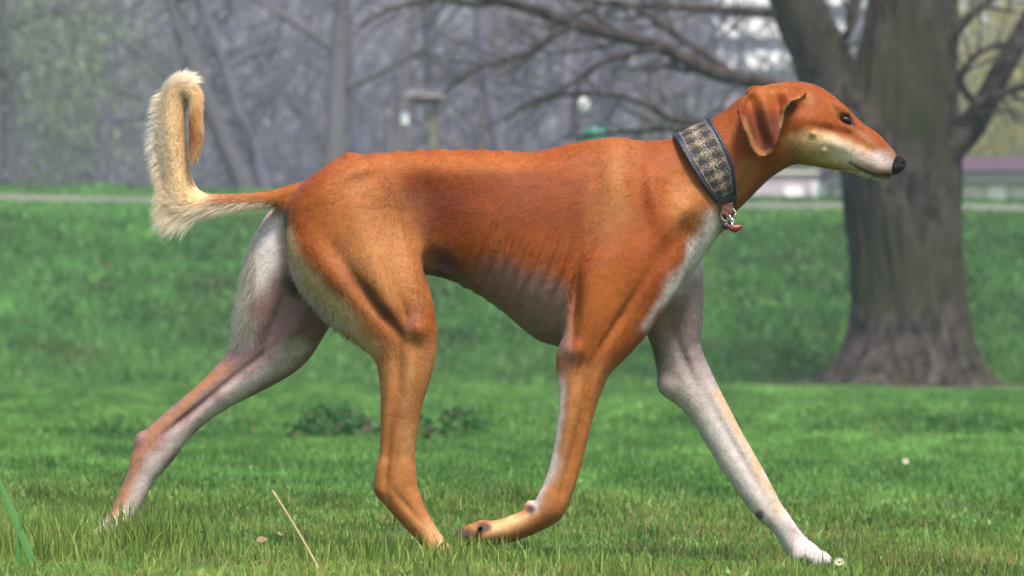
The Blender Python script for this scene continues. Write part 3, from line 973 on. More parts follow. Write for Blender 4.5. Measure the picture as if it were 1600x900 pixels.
# --- near foreleg (flexed, paw off the ground)
limb('fore_near', [
    (925, 330, 1075, 350, -.035, .050), (903, 400, 1072, 400, -.050, .050), (892, 455, 1045, 448, -.060, .048), (888, 505, 1006, 508, -.070, .042),
    (879, 540, 974, 546, -.077, .036), (870, 562, 957, 566, -.080, .031), (871, 585, 946, 590, -.081, .028), (873, 620, 934, 626, -.082, .0255),
    (870, 668, 921, 676, -.082, .0225), (862, 716, 909, 724, -.080, .0205), (850, 758, 897, 764, -.078, .0205), (840, 783, 884, 793, -.076, .022)], k=0.022)
limb('fore_near_foot', [
    (842, 778, 886, 786, -.076, .0215), (833, 791, 877, 806, -.075, .0215), (818, 799, 852, 823, -.074, .0195), (796, 808, 824, 837, -.073, .0185),
    (774, 814, 796, 846, -.072, .0205), (757, 816, 770, 849, -.072, .024)], k=0.010)
ball(829, 791, -.070, 10, 9, .009, k=.006)           # carpal pad
ball(757, 822, -.072, 14, 9, .017, k=.006, ang=.3)    # main pad
for i, yy in enumerate((-.094, -.080, -.065, -.051)):
    e = (0, -3, -2, 3)[i]
    limb('toe', [(752, 820, 760, 848, yy, .0105), (738, 821 + e, 748, 847 + e, yy, .011), (722, 827 + e, 734, 848 + e, yy, .0105), (712, 836 + e, 720, 850 + e, yy, .008)], k=.004)

# --- far foreleg (reaching forward)
limb('fore_far', [
    (985, 350, 1095, 350, .035, .048), (1000, 420, 1098, 405, .050, .046), (1003, 470, 1098, 448, .062, .042), (1008, 512, 1097, 488, .070, .037),
    (1019, 546, 1092, 526, .076, .033), (1027, 580, 1101, 558, .079, .029), (1036, 604, 1113, 586, .080, .027), (1058, 626, 1123, 606, .080, .0255),
    (1083, 660, 1136, 631, .080, .0235), (1110, 705, 1161, 680, .079, .0215), (1140, 752, 1187, 725, .078, .0205), (1163, 783, 1209, 766, .077, .021),
    (1181, 802, 1222, 792, .077, .021), (1201, 820, 1236, 811, .077, .0195), (1217, 844, 1250, 830, .077, .0195), (1230, 866, 1266, 848, .077, .022),
    (1240, 880, 1280, 858, .077, .025)], k=0.02)
ball(1042, 602, .078, 13, 13, .016, k=.02)
ball(1190, 804, .070, 8, 9, .009, k=.006)
for i, yy in enumerate((.054, .069, .085, .100)):
    e = (2, -1, -1, 2)[i]
    limb('toe', [(1242, 880, 1268, 854, yy, .0105), (1259, 884, 1281, 861, yy, .0115), (1276, 885, 1291, 864 + e, yy, .0105), (1288, 882, 1296, 869 + e, yy, .008)], k=.004)

# --- near hind leg (carried forward under the body)
limb('hind_near', [
    (482, 330, 622, 322, -.034, .040), (455, 358, 642, 352, -.046, .050), (452, 388, 652, 383, -.052, .055), (483, 438, 662, 425, -.060, .054),
    (524, 484, 674, 466, -.068, .049), (559, 514, 682, 506, -.074, .043), (582, 548, 682, 543, -.078, .036), (592, 584, 673, 584, -.079, .031),
    (595, 625, 660, 630, -.079, .026), (595, 670, 652, 674, -.078, .0225), (593, 715, 648, 716, -.077, .020), (588, 750, 648, 748, -.077, .020)], k=0.02)
limb('hind_near_foot', [
    (588, 742, 647, 738, -.077, .020), (590, 768, 650, 758, -.077, .020), (604, 788, 657, 774, -.077, .020), (624, 811, 667, 800, -.077, .0195), (645, 835, 681, 824, -.077, .0195),
    (662, 856, 696, 846, -.077, .022), (672, 868, 704, 856, -.077, .024)], k=0.012)
ball(597, 764, -.077, 11, 13, .013, k=.01)
for i, yy in enumerate((-.100, -.085, -.070, -.055)):
    limb('toe', [(672, 868, 700, 850, yy, .0105), (690, 872, 708, 856, yy, .011), (706, 874, 718, 862, yy, .0105), (716, 874, 723, 868, yy, .008)], k=.004)

# --- far hind leg (pushing off behind)
limb('hind_far', [
    (455, 350, 590, 345, .034, .040), (408, 378, 570, 378, .045, .050), (390, 400, 552, 412, .052, .054), (380, 445, 536, 455, .060, .052),
    (371, 490, 515, 490, .067, .048), (368, 522, 492, 531, .072, .042), (361, 545, 452, 572, .075, .036), (346, 563, 410, 605, .076, .031),
    (310, 600, 352, 639, .077, .026), (273, 633, 316, 665, .077, .0225), (244, 657, 288, 695, .077, .021), (219, 681, 268, 722, .077, .021),
    (208, 704, 257, 734, .077, .021), (200, 735, 241, 752, .077, .0195), (184, 775, 223, 787, .076, .0195), (170, 804, 208, 814, .075, .022), (158, 820, 198, 830, .075, .024)], k=0.02)
ball(222, 688, .077, 11, 13, .013, k=.01)
for i, yy in enumerate((.053, .067, .082, .097)):
    limb('toe', [(166, 810, 200, 824, yy, .0105), (158, 822, 182, 834, yy, .011), (151, 826, 168, 842, yy, .0105), (147, 829, 154, 838, yy, .007)], k=.004)
ball(462, 443, .012, 13, 20, .018, k=.008, ang=.5)

ball(686, 418, -.058, 26, 20, .026, k=.014, carve=True, ang=.5)       # hollow of the flank
ball(1259, 886, .052, 11, 9, .012, k=.004, carve=True)
ball(747, 838, -.098, 4, 15, .012, k=.004, carve=True, ang=.3)
ball(1284, 872, .0615, 16, 2.2, .012, k=.003, carve=True, ang=.3)
# --- tail
limb('tail', [
    (462, 290, 452, 334, 0, .020), (436, 296, 432, 326, 0, .015), (400, 301, 397, 325, 0, .0125), (355, 303, 352, 328, 0, .0125), (322, 302, 312, 332, 0, .013),
    (303, 288, 270, 332, 0, .0155), (297, 266, 258, 286, -.001, .0155), (292, 235, 252, 241, -.003, .0155), (289, 200, 250, 200, -.006, .0155), (289, 165, 254, 148, -.010, .015),
    (292, 150, 280, 124, -.016, .014), (297, 158, 310, 141, -.022, .0125), (296, 180, 316, 178, -.026, .011), (297, 212, 316, 217, -.028, .009), (298, 238, 308, 244, -.028, .005)], k=.014)

# --- ears: folded drop flaps
EAR = [(1262, 147), (1246, 158), (1232, 163), (1222, 176), (1219, 200), (1213, 223), (1206, 241), (1196, 250), (1184, 251), (1172, 241), (1163, 218), (1153, 196), (1148, 174), (1157, 156), (1180, 140), (1203, 132), (1235, 133)]
uu, vv = UV(GX[:, None], GZ[None, :])
s0 = sub((P(1140, 0)[0], gy0, P(0, 262)[2]), (P(1275, 0)[0], gy1, P(0, 118)[2]))
U2, V2 = uu[s0[0]] + 0 * vv[:, s0[2]], vv[:, s0[2]] + 0 * uu[s0[0]]
dE = poly_dist(EAR, U2, V2) * PXM
yE = np.interp(V2, [130, 150, 175, 205, 250], [.044, .062, .073, .0765, .0760])
fold = np.sin((U2 - 1186 - 0.25 * (V2 - 190)) / 21 * np.pi)
yE = yE + .0085 * fold * sstep(132, 165, V2) * (1 - .6 * sstep(205, 245, V2)) - .012 * sstep(1222, 1256, U2) * sstep(175, 140, V2) + .004 * sstep(-.012, 0, dE)
for sgn in (-1, 1):
    q = np.abs(GY[None, s0[1], None] - sgn * yE[:, None, :]) - .0030
    e = dE[:, None, :] + .002
    d = np.minimum(np.maximum(q, e), 0) + np.hypot(np.maximum(q, 0), np.maximum(e, 0)) - .0012
    FIELD[s0] = smin(FIELD[s0], d.astype(np.float32), .005)

# --- muscles, ribs and bones as relief on the near and the far side: (u, v, a, b, angle deg, metres, side) side -1 near, 1 far, 0 both
RELIEF = [
    (560, 268, 40, 14, -20, .006, 0), (545, 243, 12, 6, 0, .003, 0), (500, 300, 60, 26, -35, .006, 0), (560, 330, 60, 50, 0, .004, 0),
    (650, 325, 55, 50, 0, -.010, 0), (720, 262, 150, 18, 3, .002, 0), (700, 300, 80, 22, 10, -.003, 0),
    (600, 440, 26, 75, -24, .008, -1), (650, 455, 14, 60, -8, .006, -1), (560, 440, 11, 70, -36, -.004, -1), (600, 492, 9, 48, -40, -.005, -1),
    (520, 430, 26, 60, -42, .007, -1), (626, 470, 9, 60, -20, -.0035, -1), (655, 515, 18, 16, 0, .006, -1), (625, 560, 8, 60, 3, -.004, -1),
    (611, 680, 6, 60, 3, -.0035, -1), (610, 650, 9, 80, 2, .003, -1), (643, 600, 12, 60, 6, .004, -1), (606, 735, 5, 34, 3, -.003, -1), (640, 790, 5, 34, -40, -.002, -1),
    (958, 285, 26, 62, 8, .006, -1), (925, 310, 18, 60, 10, -.003, -1), (1000, 300, 16, 60, -8, -.004, -1), (1025, 330, 20, 70, -20, .006, -1),
    (1075, 330, 24, 30, 30, .009, -1), (1045, 385, 14, 60, 40, -.0035, -1), (1000, 420, 40, 60, 30, .006, -1), (935, 430, 30, 70, 25, .008, -1),
    (925, 495, 30, 50, 20, .006, -1), (898, 470, 7, 55, 4, -.008, -1), (965, 500, 7, 60, 32, -.005, -1), (885, 250, 60, 16, -14, .0025, 0),
    (895, 548, 16, 16, 0, .005, -1), (905, 575, 5, 30, 15, -.004, -1), (905, 660, 5, 90, 10, -.004, -1), (888, 650, 8, 90, 8, .003, -1), (885, 730, 5, 60, 14, -.003, -1),
    (935, 585, 10, 40, 20, .004, -1), (1140, 270, 26, 60, -25, .003, 0), (1160, 290, 10, 50, 38, -.004, 0),
    (430, 500, 10, 60, 20, -.006, 1), (455, 520, 12, 50, 30, .005, 1), (400, 480, 14, 60, 10, .005, 1), (350, 600, 6, 80, 52, -.003, 1), (290, 650, 5, 50, 52, -.004, 1),
    (1050, 500, 18, 30, 20, -.007, 1), (1070, 560, 8, 40, -20, -.004, 1), (1150, 700, 6, 110, -30, -.0015, 1), (1160, 690, 8, 110, -30, .002, 1),
    (1255, 190, 30, 16, 10, .003, 0), (1290, 205, 24, 7, 15, -.003, 0), (1345, 225, 30, 6, 35, -.002, 0), (1300, 228, 26, 12, 12, .003, 0), (1268, 212, 5, 4, 0, .003, 0), (1285, 238, 5, 4, 0, .003, 0),
]
RU = (GX / PXM + 800)[:, None]
RV = (450 - (GZ - ZC) / PXM)[None, :]
REL = {-1: np.zeros((len(GX), len(GZ)), dtype=np.float32), 1: np.zeros((len(GX), len(GZ)), dtype=np.float32)}


def relief(u, v, a, b, ang, amp, side):
    c, s = math.cos(math.radians(ang)), math.sin(math.radians(ang))
    du, dv = RU - u, RV - v
    g = 1.55 * amp * np.exp(-(((du * c + dv * s) / a) ** 2 + ((-du * s + dv * c) / b) ** 2))
    for k in ((-1, 1) if side == 0 else (side,)):
        REL[k] += g.astype(np.float32)


for r in RELIEF:
    relief(*r)
for i in range(9):                                   # ribs
    u0 = 745 + i * 21
    for j in range(3):
        relief(u0 + 10 - j * 12, 370 + i * 5 + j * 34, 6.5, 26, 22, (.0014, .0024, .0014)[j] * (1.4 if i < 7 else .7), 0)
for u0, v0 in ((545, 240), (585, 241), (622, 237), (655, 234), (688, 232.5), (722, 232), (756, 233), (790, 235)):   # vertebrae
    relief(u0, v0, 8, 7, 0, .0019, 0)
wn_ = sstep(-.004, -.03, GY)[None, :, None].astype(np.float32)
wf_ = sstep(.004, .03, GY)[None, :, None].astype(np.float32)
wm_ = (1 - wn_ - wf_)
FIELD -= REL[-1][:, None, :] * (wn_ + wm_ * .5) + REL[1][:, None, :] * (wf_ + wm_ * .5)


# --- skin of the field: surface nets
def surface_nets(Fd, ax):
    ins = Fd < 0
    c = [ins[i:Fd.shape[0] - 1 + i, j:Fd.shape[1] - 1 + j, k:Fd.shape[2] - 1 + k] for i in (0, 1) for j in (0, 1) for k in (0, 1)]
    cnt = np.zeros(c[0].shape, dtype=np.uint8)
    for q in c:
        cnt += q
    act = (cnt > 0) & (cnt < 8)
    I = np.argwhere(act)
    idx = np.full(act.shape, -1, dtype=np.int32)
    idx[act] = np.arange(len(I))
    off = np.array([(i, j, k) for i in (0, 1) for j in (0, 1) for k in (0, 1)])
    val = np.stack([Fd[I[:, 0] + o[0], I[:, 1] + o[1], I[:, 2] + o[2]] for o in off], axis=1)
    acc = np.zeros((len(I), 3))
    num = np.zeros(len(I))
    for a in range(8):
        for b in range(a + 1, 8):
            if np.abs(off[a] - off[b]).sum() != 1:
                continue
            va, vb = val[:, a], val[:, b]
            m = (va < 0) != (vb < 0)
            t = np.where(m, va / np.where(m, va - vb, 1), 0)[:, None]
            acc += np.where(m[:, None], off[a] + t * (off[b] - off[a]), 0)
            num += m
    pos = I + acc / num[:, None]
    quads = []
    for axis in range(3):
        lo = [slice(1, -1)] * 3
        lo[axis] = slice(0, -1)
        hi = [slice(1, -1)] * 3
        hi[axis] = slice(1, None)
        A, B = ins[tuple(lo)], ins[tuple(hi)]
        E = np.argwhere(A != B)
        flip = A[tuple(E.T)]
        base = E + np.array([0 if d == axis else 1 for d in range(3)])
        o1, o2 = [d for d in range(3) if d != axis]
        d1, d2 = np.eye(3, dtype=int)[o1], np.eye(3, dtype=int)[o2]
        q = np.stack([idx[tuple((base - d1 * a - d2 * b).T)] for a, b in ((0, 0), (1, 0), (1, 1), (0, 1))], axis=1)
        if axis == 1:
            flip = ~flip
        q = np.where(flip[:, None], q, q[:, ::-1])
        quads.append(q)
    return pos * H_GRID + np.array((ax[0][0], ax[1][0], ax[2][0])), np.vstack(quads)


BV, BQ = surface_nets(FIELD, (GX, GY, GZ))
_e = np.vstack((BQ[:, [0, 1]], BQ[:, [1, 2]], BQ[:, [2, 3]], BQ[:, [3, 0]]))


def smooth_pass(v, f):
    deg = np.bincount(_e.ravel(), minlength=len(v))[:, None]
    acc = np.stack([np.bincount(_e[:, 0], v[_e[:, 1], i], len(v)) + np.bincount(_e[:, 1], v[_e[:, 0], i], len(v)) for i in range(3)], axis=1)
    return v + f * (acc / deg - v)


for _ in range(3):
    BV = smooth_pass(smooth_pass(BV, .5), -.35)
BN = np.zeros_like(BV)
_fn = np.cross(BV[BQ[:, 2]] - BV[BQ[:, 0]], BV[BQ[:, 3]] - BV[BQ[:, 1]])
for i in range(4):
    for a in range(3):
        BN[:, a] += np.bincount(BQ[:, i], _fn[:, a], len(BV))
BN /= np.linalg.norm(BN, axis=1, keepdims=True) + 1e-12

# nearest limb axis for every vertex: gives the limb and the lie of the coat
ax_p = np.vstack([a[1] for a in AXES])
ax_t = np.vstack([a[2] for a in AXES])
ax_r = np.concatenate([a[3].mean(axis=1) for a in AXES])
ax_n = np.concatenate([[a[0]] * len(a[1]) for a in AXES])
best, bi = np.full(len(BV), 1e9), np.zeros(len(BV), dtype=int)
for j in range(len(ax_p)):
    if ax_n[j] == 'toe':
        continue
    d = np.sqrt(((BV - ax_p[j]) ** 2).sum(axis=1)) / ax_r[j]
    m = d < best
    best[m], bi[m] = d[m], j
LIMB, FLOW = ax_n[bi], ax_t[bi].copy()
BU, BVV = UV(BV[:, 0], BV[:, 2])
FLOW[np.isin(LIMB, ('neck', 'head'))] *= -1
on_trunk = (best > 1.15) | ((BU > 640) & (BU < 900) & (BVV < 545)) | (np.isin(LIMB, ('hind_near', 'hind_far', 'fore_near', 'fore_far')) & (BVV < 330))
FLOW[on_trunk] = (-.9, 0, -.4)

# --- coat colours (hair and skin tones, with some highlights and shade painted in)
RUST, DARK, TAN, CREAM = np.array((.200, .044, .006)), np.array((.078, .013, .003)), np.array((.315, .134, .044)), np.array((.56, .39, .20))
WHITE, SKIN, BLACK, ORANGE = np.array((.52, .455, .44)), np.array((.155, .102, .092)), np.array((.018, .013, .014)), np.array((.270, .080, .014))
BC = np.tile(RUST, (len(BV), 1))
near, far = BV[:, 1] < 0, BV[:, 1] >= 0
inner_far = sstep(.35, -.25, BN[:, 1])                # 1 where a far limb shows its inner face
wob = value_noise(BU / 17, BVV / 17, 3) * .10 + value_noise(BU / 6, BVV / 6, 4) * .06

WU = BU + 7 * value_noise(BU / 24, BVV / 24, 51) + 4 * value_noise(BU / 9, BVV / 12, 52) + 2.5 * value_noise(BU / 4, BVV / 5, 53)
WV = BVV + 7 * value_noise(BU / 24, BVV / 24, 54) + 4 * value_noise(BU / 9, BVV / 12, 55) + 2.5 * value_noise(BU / 4, BVV / 5, 56)


def paint(mask, col, w):
    w = np.clip(np.where(mask, w, 0), 0, 1)[:, None]
    BC[:] = BC * (1 - w) + col * w


def blob(u, v, a, b, ang, col, w=1.0, mask=True, soft=.55):
    c, s = math.cos(math.radians(ang)), math.sin(math.radians(ang))
    du, dv = WU - u, WV - v
    r = np.hypot((du * c + dv * s) / a, (-du * s + dv * c) / b) + wob
    paint(mask, col, w * sstep(1.0 + soft * .5, 1.0 - soft, r))


def stroke(pts, wd, col, w=1.0, mask=True, soft=.6):
    d = np.full(len(BV), 1e9)
    for a, b in zip(np.array(pts, float)[:-1], np.array(pts, float)[1:]):
        e = b - a
        t = np.clip(((WU - a[0]) * e[0] + (WV - a[1]) * e[1]) / (e @ e), 0, 1)
        d = np.minimum(d, np.hypot(WU - a[0] - t * e[0], WV - a[1] - t * e[1]))
    paint(mask, col, w * sstep(1 + soft * .5, 1 - soft, d / wd + wob))


T_ = ~np.isin(LIMB, ('tail',))
hn, hf = np.isin(LIMB, ('hind_near', 'hind_near_foot')), LIMB == 'hind_far'
fn, ff = np.isin(LIMB, ('fore_near', 'fore_near_foot')), LIMB == 'fore_far'
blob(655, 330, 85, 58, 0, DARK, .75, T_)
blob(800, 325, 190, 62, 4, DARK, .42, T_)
blob(700, 255, 190, 20, 0, ORANGE, .5, T_)  # lit top of the back, painted as an orange band
blob(957, 300, 34, 100, 8, TAN, .62, near, .95)  # sunlit column on the shoulder, painted in tan
blob(850, 405, 75, 26, 22, TAN, .38, near & ~fn, .95)  # golden highlight painted over the ribs
blob(1045, 300, 22, 50, -10, ORANGE, .6, near, .95)
blob(560, 285, 60, 30, -20, TAN, .4, near, .95)  # painted highlight on the upper thigh
blob(1085, 315, 46, 55, 30, TAN, .65, near)
blob(1010, 300, 28, 70, 0, RUST, .5, near)
blob(840, 470, 120, 44, 22, SKIN * 1.35, .75, T_ & ~(fn & (BU > 893)))
blob(830, 510, 110, 34, 25, SKIN * 1.2, .85, T_ & ~(fn & (BU > 893)))
blob(735, 435, 70, 26, 30, TAN * .75, .6, T_ & ~hn)
blob(690, 418, 36, 30, 20, SKIN * .30, .97, (BU > 657) & (BN[:, 2] < .5) & (BN[:, 1] < .9))  # dark flank skin, deepened by painted shade from the near thigh
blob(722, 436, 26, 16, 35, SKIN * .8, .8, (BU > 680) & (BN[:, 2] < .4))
blob(940, 490, 60, 80, 20, ORANGE, .6, fn)
# near hind leg
blob(600, 410, 80, 120, -15, TAN, .85, hn, .9)
blob(1120, 270, 60, 60, 0, ORANGE, .5, near, .9)
blob(860, 400, 90, 40, 20, ORANGE, .4, near & ~fn, .9)
blob(520, 340, 50, 40, 0, ORANGE, .5, near & ~fn)
paint(hn & (BVV > 500), TAN, .9 * sstep(500, 560, BVV) - 0 * BVV)
paint(hn & (BVV > 560), ORANGE * .9 + TAN * .1, .35 * sstep(560, 640, BVV))
stroke([(445, 375), (470, 420), (500, 458), (540, 500), (580, 548)], 18, CREAM * .85, .75, hn | (near & (BU < 480) & (BVV > 350)))
stroke([(555, 430), (590, 470), (625, 510)], 11, DARK * .7, .7, hn)
stroke([(640, 515), (660, 480)], 8, SKIN, .35, hn)
stroke([(652, 560), (640, 640), (634, 720)], 6, CREAM, .18, hn)
stroke([(618, 620), (616, 700), (612, 750)], 6, DARK, .35, hn)
paint(hn & (BVV > 780), CREAM, .6 * sstep(790, 850, BVV) * sstep(-.5, .6, BN[:, 0] * .75 + BN[:, 2] * .6))
blob(594, 769, 9, 8, 0, DARK * .5, .8, hn)
# far hind leg: pale inner face, tan outside
paint(hf, TAN, .8 * sstep(400, 520, BVV))
paint(hf, SKIN * np.array((1.25, 1.12, 1.3)), inner_far * .92 * sstep(340, 420, BVV))
blob(405, 400, 40, 60, 10, WHITE, 1.0, far | ((BU < 440) & (BVV > 335)))
blob(425, 350, 22, 26, 0, WHITE, 1.0, T_ & (BU < 445))
stroke([(378, 430), (370, 500), (372, 530)], 20, WHITE, .8, hf)
stroke([(470, 540), (400, 590), (330, 640), (260, 700), (225, 745), (190, 810)], 16, WHITE * .86, .8, hf & (BN[:, 1] < .4))
stroke([(440, 540), (370, 580), (300, 632)], 12, SKIN * 1.5, .45, hf & (BN[:, 1] < .4))
stroke([(350, 575), (290, 625), (235, 678), (212, 705), (196, 760), (172, 812)], 8, TAN, .8, hf)
paint(hf & (BVV > 800), WHITE, .9 * sstep(800, 825, BVV))
# near foreleg
paint(fn & (BVV > 540), TAN, .8 * sstep(540, 600, BVV))
stroke([(925, 600), (905, 680), (888, 740), (872, 790)], 12, ORANGE, .6, fn)
stroke([(872, 600), (868, 680), (852, 740), (838, 780)], 11, WHITE, .9, fn & (BN[:, 0] < .3))
blob(884, 566, 10, 18, 0, SKIN, .35, fn)
stroke([(868, 800), (830, 826), (790, 842)], 10, DARK * .8 + TAN * .2, .75, fn & (BVV > 780))  # dark brown carpus front; painted shade along the underside of the metacarpus
stroke([(825, 802), (795, 812), (772, 820)], 8, CREAM, .8, fn)
# far foreleg
paint(ff & (BVV > 330), WHITE * .86, sstep(330, 400, BVV))
paint(ff, SKIN * np.array((1.3, 1.2, 1.35)), inner_far * .8 * sstep(680, 520, BVV) * sstep(400, 450, BVV))
blob(1045, 500, 42, 36, -30, SKIN * 1.1, .75, ff & (BN[:, 1] < .5))
stroke([(1010, 520), (1024, 560), (1032, 585)], 8, SKIN * .7, .7, ff)
stroke([(1125, 615), (1165, 690), (1205, 765), (1226, 800)], 9, CREAM * .6 + TAN * .4, .85, ff & (BN[:, 0] > -.2))
blob(1240, 832, 8, 6, 30, DARK * .8, .7, ff)
blob(1213, 768, 6, 5, 0, TAN, .8, ff)
for seg, wd_, ww in (([(1114, 350), (1088, 400)], 17, .95), ([(1092, 392), (1045, 455)], 14, .9), ([(1050, 450), (1002, 512)], 9, .8)):
    stroke(seg, wd_, WHITE, ww, (BN[:, 0] > -.1) & T_, .9)
# tail
tl = LIMB == 'tail'
paint(tl, ORANGE, .8 + 0 * BU)
paint(tl & (BU < 340), CREAM * 1.22, sstep(345, 310, BU))
paint(tl, CREAM * 1.05, sstep(-.2, -.8, BN[:, 2]) * sstep(440, 390, BU) * .9)
paint(tl & (BVV < 200), CREAM * 1.12, .7 * sstep(220, 150, BVV) * sstep(300, 285, BU))
blob(307, 205, 13, 52, 0, ORANGE, .95, tl & (BU > 294))
blob(288, 225, 15, 65, 0, TAN * 1.3, .65, tl & (BU < 296), .9)
stroke([(441, 328), (446, 345), (447, 355)], 8, BLACK * 2, .85, T_ & (BU < 460) & (BVV > 322))
blob(460, 446, 16, 20, 30, BLACK * 1.5, .9, (np.abs(BV[:, 1]) < .035) & (BVV > 425))
# the colours run into each other hair by hair
for _ in range(22):
    BC = smooth_pass(BC, .6)
WU, WV = BU, BVV
# head
hd = LIMB == 'head'
isE = (poly_dist(EAR, BU, BVV) < 1) & (np.abs(BV[:, 1]) > .05)
blob(1290, 234, 62, 26, 12, CREAM * .95, .9, hd)
blob(1328, 247, 52, 20, 18, WHITE * np.array((1.05, 1, .93)), .72, hd, .9)
blob(1300, 224, 22, 10, 10, WHITE * np.array((1, .95, .88)), .4, hd, .9)
blob(1250, 238, 42, 26, 0, TAN, .6, hd, .9)
blob(1352, 216, 30, 7, 40, SKIN * 1.3, .35, hd, .9)
blob(1350, 222, 34, 9, 40, TAN, .5, hd)
blob(1378, 252, 22, 16, 25, WHITE * .8, .75, hd)
blob(1388, 240, 12, 10, 35, SKIN * 1.2, .5, hd)
blob(1262, 158, 11, 12, 0, TAN * .8, .6, hd)
stroke([(1322, 271), (1350, 278), (1378, 281)], 7, WHITE * .9, .7, hd)
stroke([(1326, 254), (1338, 261.5), (1350, 267), (1362, 272.5), (1375, 275), (1390, 273)], 2.2, BLACK, .9, hd)
stroke([(1362, 276), (1380, 278)], 3, BLACK * 2, .7, hd)
blob(1321, 188, 13, 8.5, 25, BLACK, .95, hd)
stroke([(1334, 197), (1328, 193)], 3, BLACK, .8, hd)
blob(1305, 176, 12, 5, 30, TAN, .4, hd)
stroke([(1240, 256), (1205, 280), (1175, 305)], 8, DARK * .7 + SKIN * .3, .5, np.isin(LIMB, ('neck', 'head')))
stroke([(1170, 262), (1150, 300)], 16, TAN, .45, LIMB == 'neck')
paint(isE, DARK * .9 + SKIN * .1, .8 * sstep(160, 195, BVV))
blob(1196, 150, 40, 16, -15, ORANGE, .6, isE)
stroke([(1158, 190), (1170, 225), (1185, 244), (1200, 240)], 6, TAN, .6, isE)
stroke([(1246, 156), (1224, 170), (1217, 200)], 4, CREAM, .25, isE)
blob(1234, 172, 12, 10, 0, DARK * .6, .7, hd & ~isE)
# pads
for _ in range(2):
    BC = smooth_pass(BC, .5)
for (u, v, a, b, m) in ((829, 793, 8, 8, fn), (757, 820, 13, 8, fn), (724, 832, 22, 12, near), (1190, 806, 8, 9, far), (1258, 882, 14, 13, far)):
    blob(u, v, a, b, 0, BLACK * 2.2, .9, m & (BVV > 600))
BC = np.clip(BC * (1 + .12 * value_noise(BU / 3.1, BVV / 3.1, 8) + .09 * value_noise(BU / 11, BVV / 8, 9) + .08 * wob)[:, None], .004, .92).reshape(-1, 3)

# --- materials of the dog
m_coat, nt, out = new_mat('dog_coat')
at = node(nt, 'ShaderNodeAttribute', attribute_name='coat')
tc = node(nt, 'ShaderNodeTexCoord')
mp = node(nt, 'ShaderNodeMapping')
mp.inputs['Scale'].default_value = (160, 260, 520)
nz = node(nt, 'ShaderNodeTexNoise', Scale=1.0, Detail=4.0, Roughness=.6)
mr = node(nt, 'ShaderNodeMapRange')
mr.inputs['To Min'].default_value, mr.inputs['To Max'].default_value = .62, 1.38
mx = node(nt, 'ShaderNodeMix', data_type='RGBA', blend_type='MULTIPLY')
mx.inputs[0].default_value = 1.0
pb = node(nt, 'ShaderNodeBsdfPrincipled', Roughness=.62)
pb.inputs['Specular IOR Level'].default_value = .15
pb.inputs['Sheen Weight'].default_value = .08
pb.inputs['Sheen Roughness'].default_value = .35
pb.inputs['Sheen Tint'].default_value = (1, .85, .7, 1)
bp = node(nt, 'ShaderNodeBump', Strength=.35, Distance=.0015)
L = nt.links.new
L(tc.outputs['Object'], mp.inputs['Vector']); L(mp.outputs[0], nz.inputs['Vector']); L(nz.outputs['Fac'], mr.inputs['Value'])
L(at.outputs['Color'], mx.inputs[6]); L(mr.outputs[0], mx.inputs[7]); L(mx.outputs[2], pb.inputs['Base Color'])
L(nz.outputs['Fac'], bp.inputs['Height']); L(bp.outputs[0], pb.inputs['Normal']); L(pb.outputs[0], out.inputs['Surface'])

m_hair, nt, out = new_mat('dog_hair')
at = node(nt, 'ShaderNodeAttribute', attribute_name='coat')
pb = node(nt, 'ShaderNodeBsdfPrincipled', Roughness=.55)
pb.inputs['Specular IOR Level'].default_value = .18
tr = node(nt, 'ShaderNodeBsdfTranslucent')
ms = node(nt, 'ShaderNodeMixShader')
ms.inputs[0].default_value = .28
L = nt.links.new
fnn = node(nt, 'ShaderNodeAttribute', attribute_name='lie')
L(fnn.outputs['Vector'], pb.inputs['Normal']); L(fnn.outputs['Vector'], tr.inputs['Normal'])
L(at.outputs['Color'], pb.inputs['Base Color']); L(at.outputs['Color'], tr.inputs['Color'])
L(pb.outputs[0], ms.inputs[1]); L(tr.outputs[0], ms.inputs[2]); L(ms.outputs[0], out.inputs['Surface'])
m_short, nt, out = new_mat('dog_short_hair')
at = node(nt, 'ShaderNodeAttribute', attribute_name='coat')
fnn = node(nt, 'ShaderNodeAttribute', attribute_name='lie')
pb = node(nt, 'ShaderNodeBsdfPrincipled', Roughness=.5)
pb.inputs['Specular IOR Level'].default_value = .22
L = nt.links.new
L(fnn.outputs['Vector'], pb.inputs['Normal']); L(at.outputs['Color'], pb.inputs['Base Color']); L(pb.outputs[0], out.inputs['Surface'])
m_eye = simple_mat('dog_eye', (.008, .004, .003), .32, spec=.2)
m_nose = simple_mat('dog_nose', (.006, .005, .006), .42, noise=.5, scale=600, bump=.5, spec=.25)
m_claw = simple_mat('dog_claw', (.10, .075, .06), .35)

dog = empty('dog', (0, 0, 0), 'lean rust and cream sighthound trotting over the grass with its tail curled up', 'dog')
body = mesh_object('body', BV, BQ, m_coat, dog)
colour_attr(body, 'coat', BC)


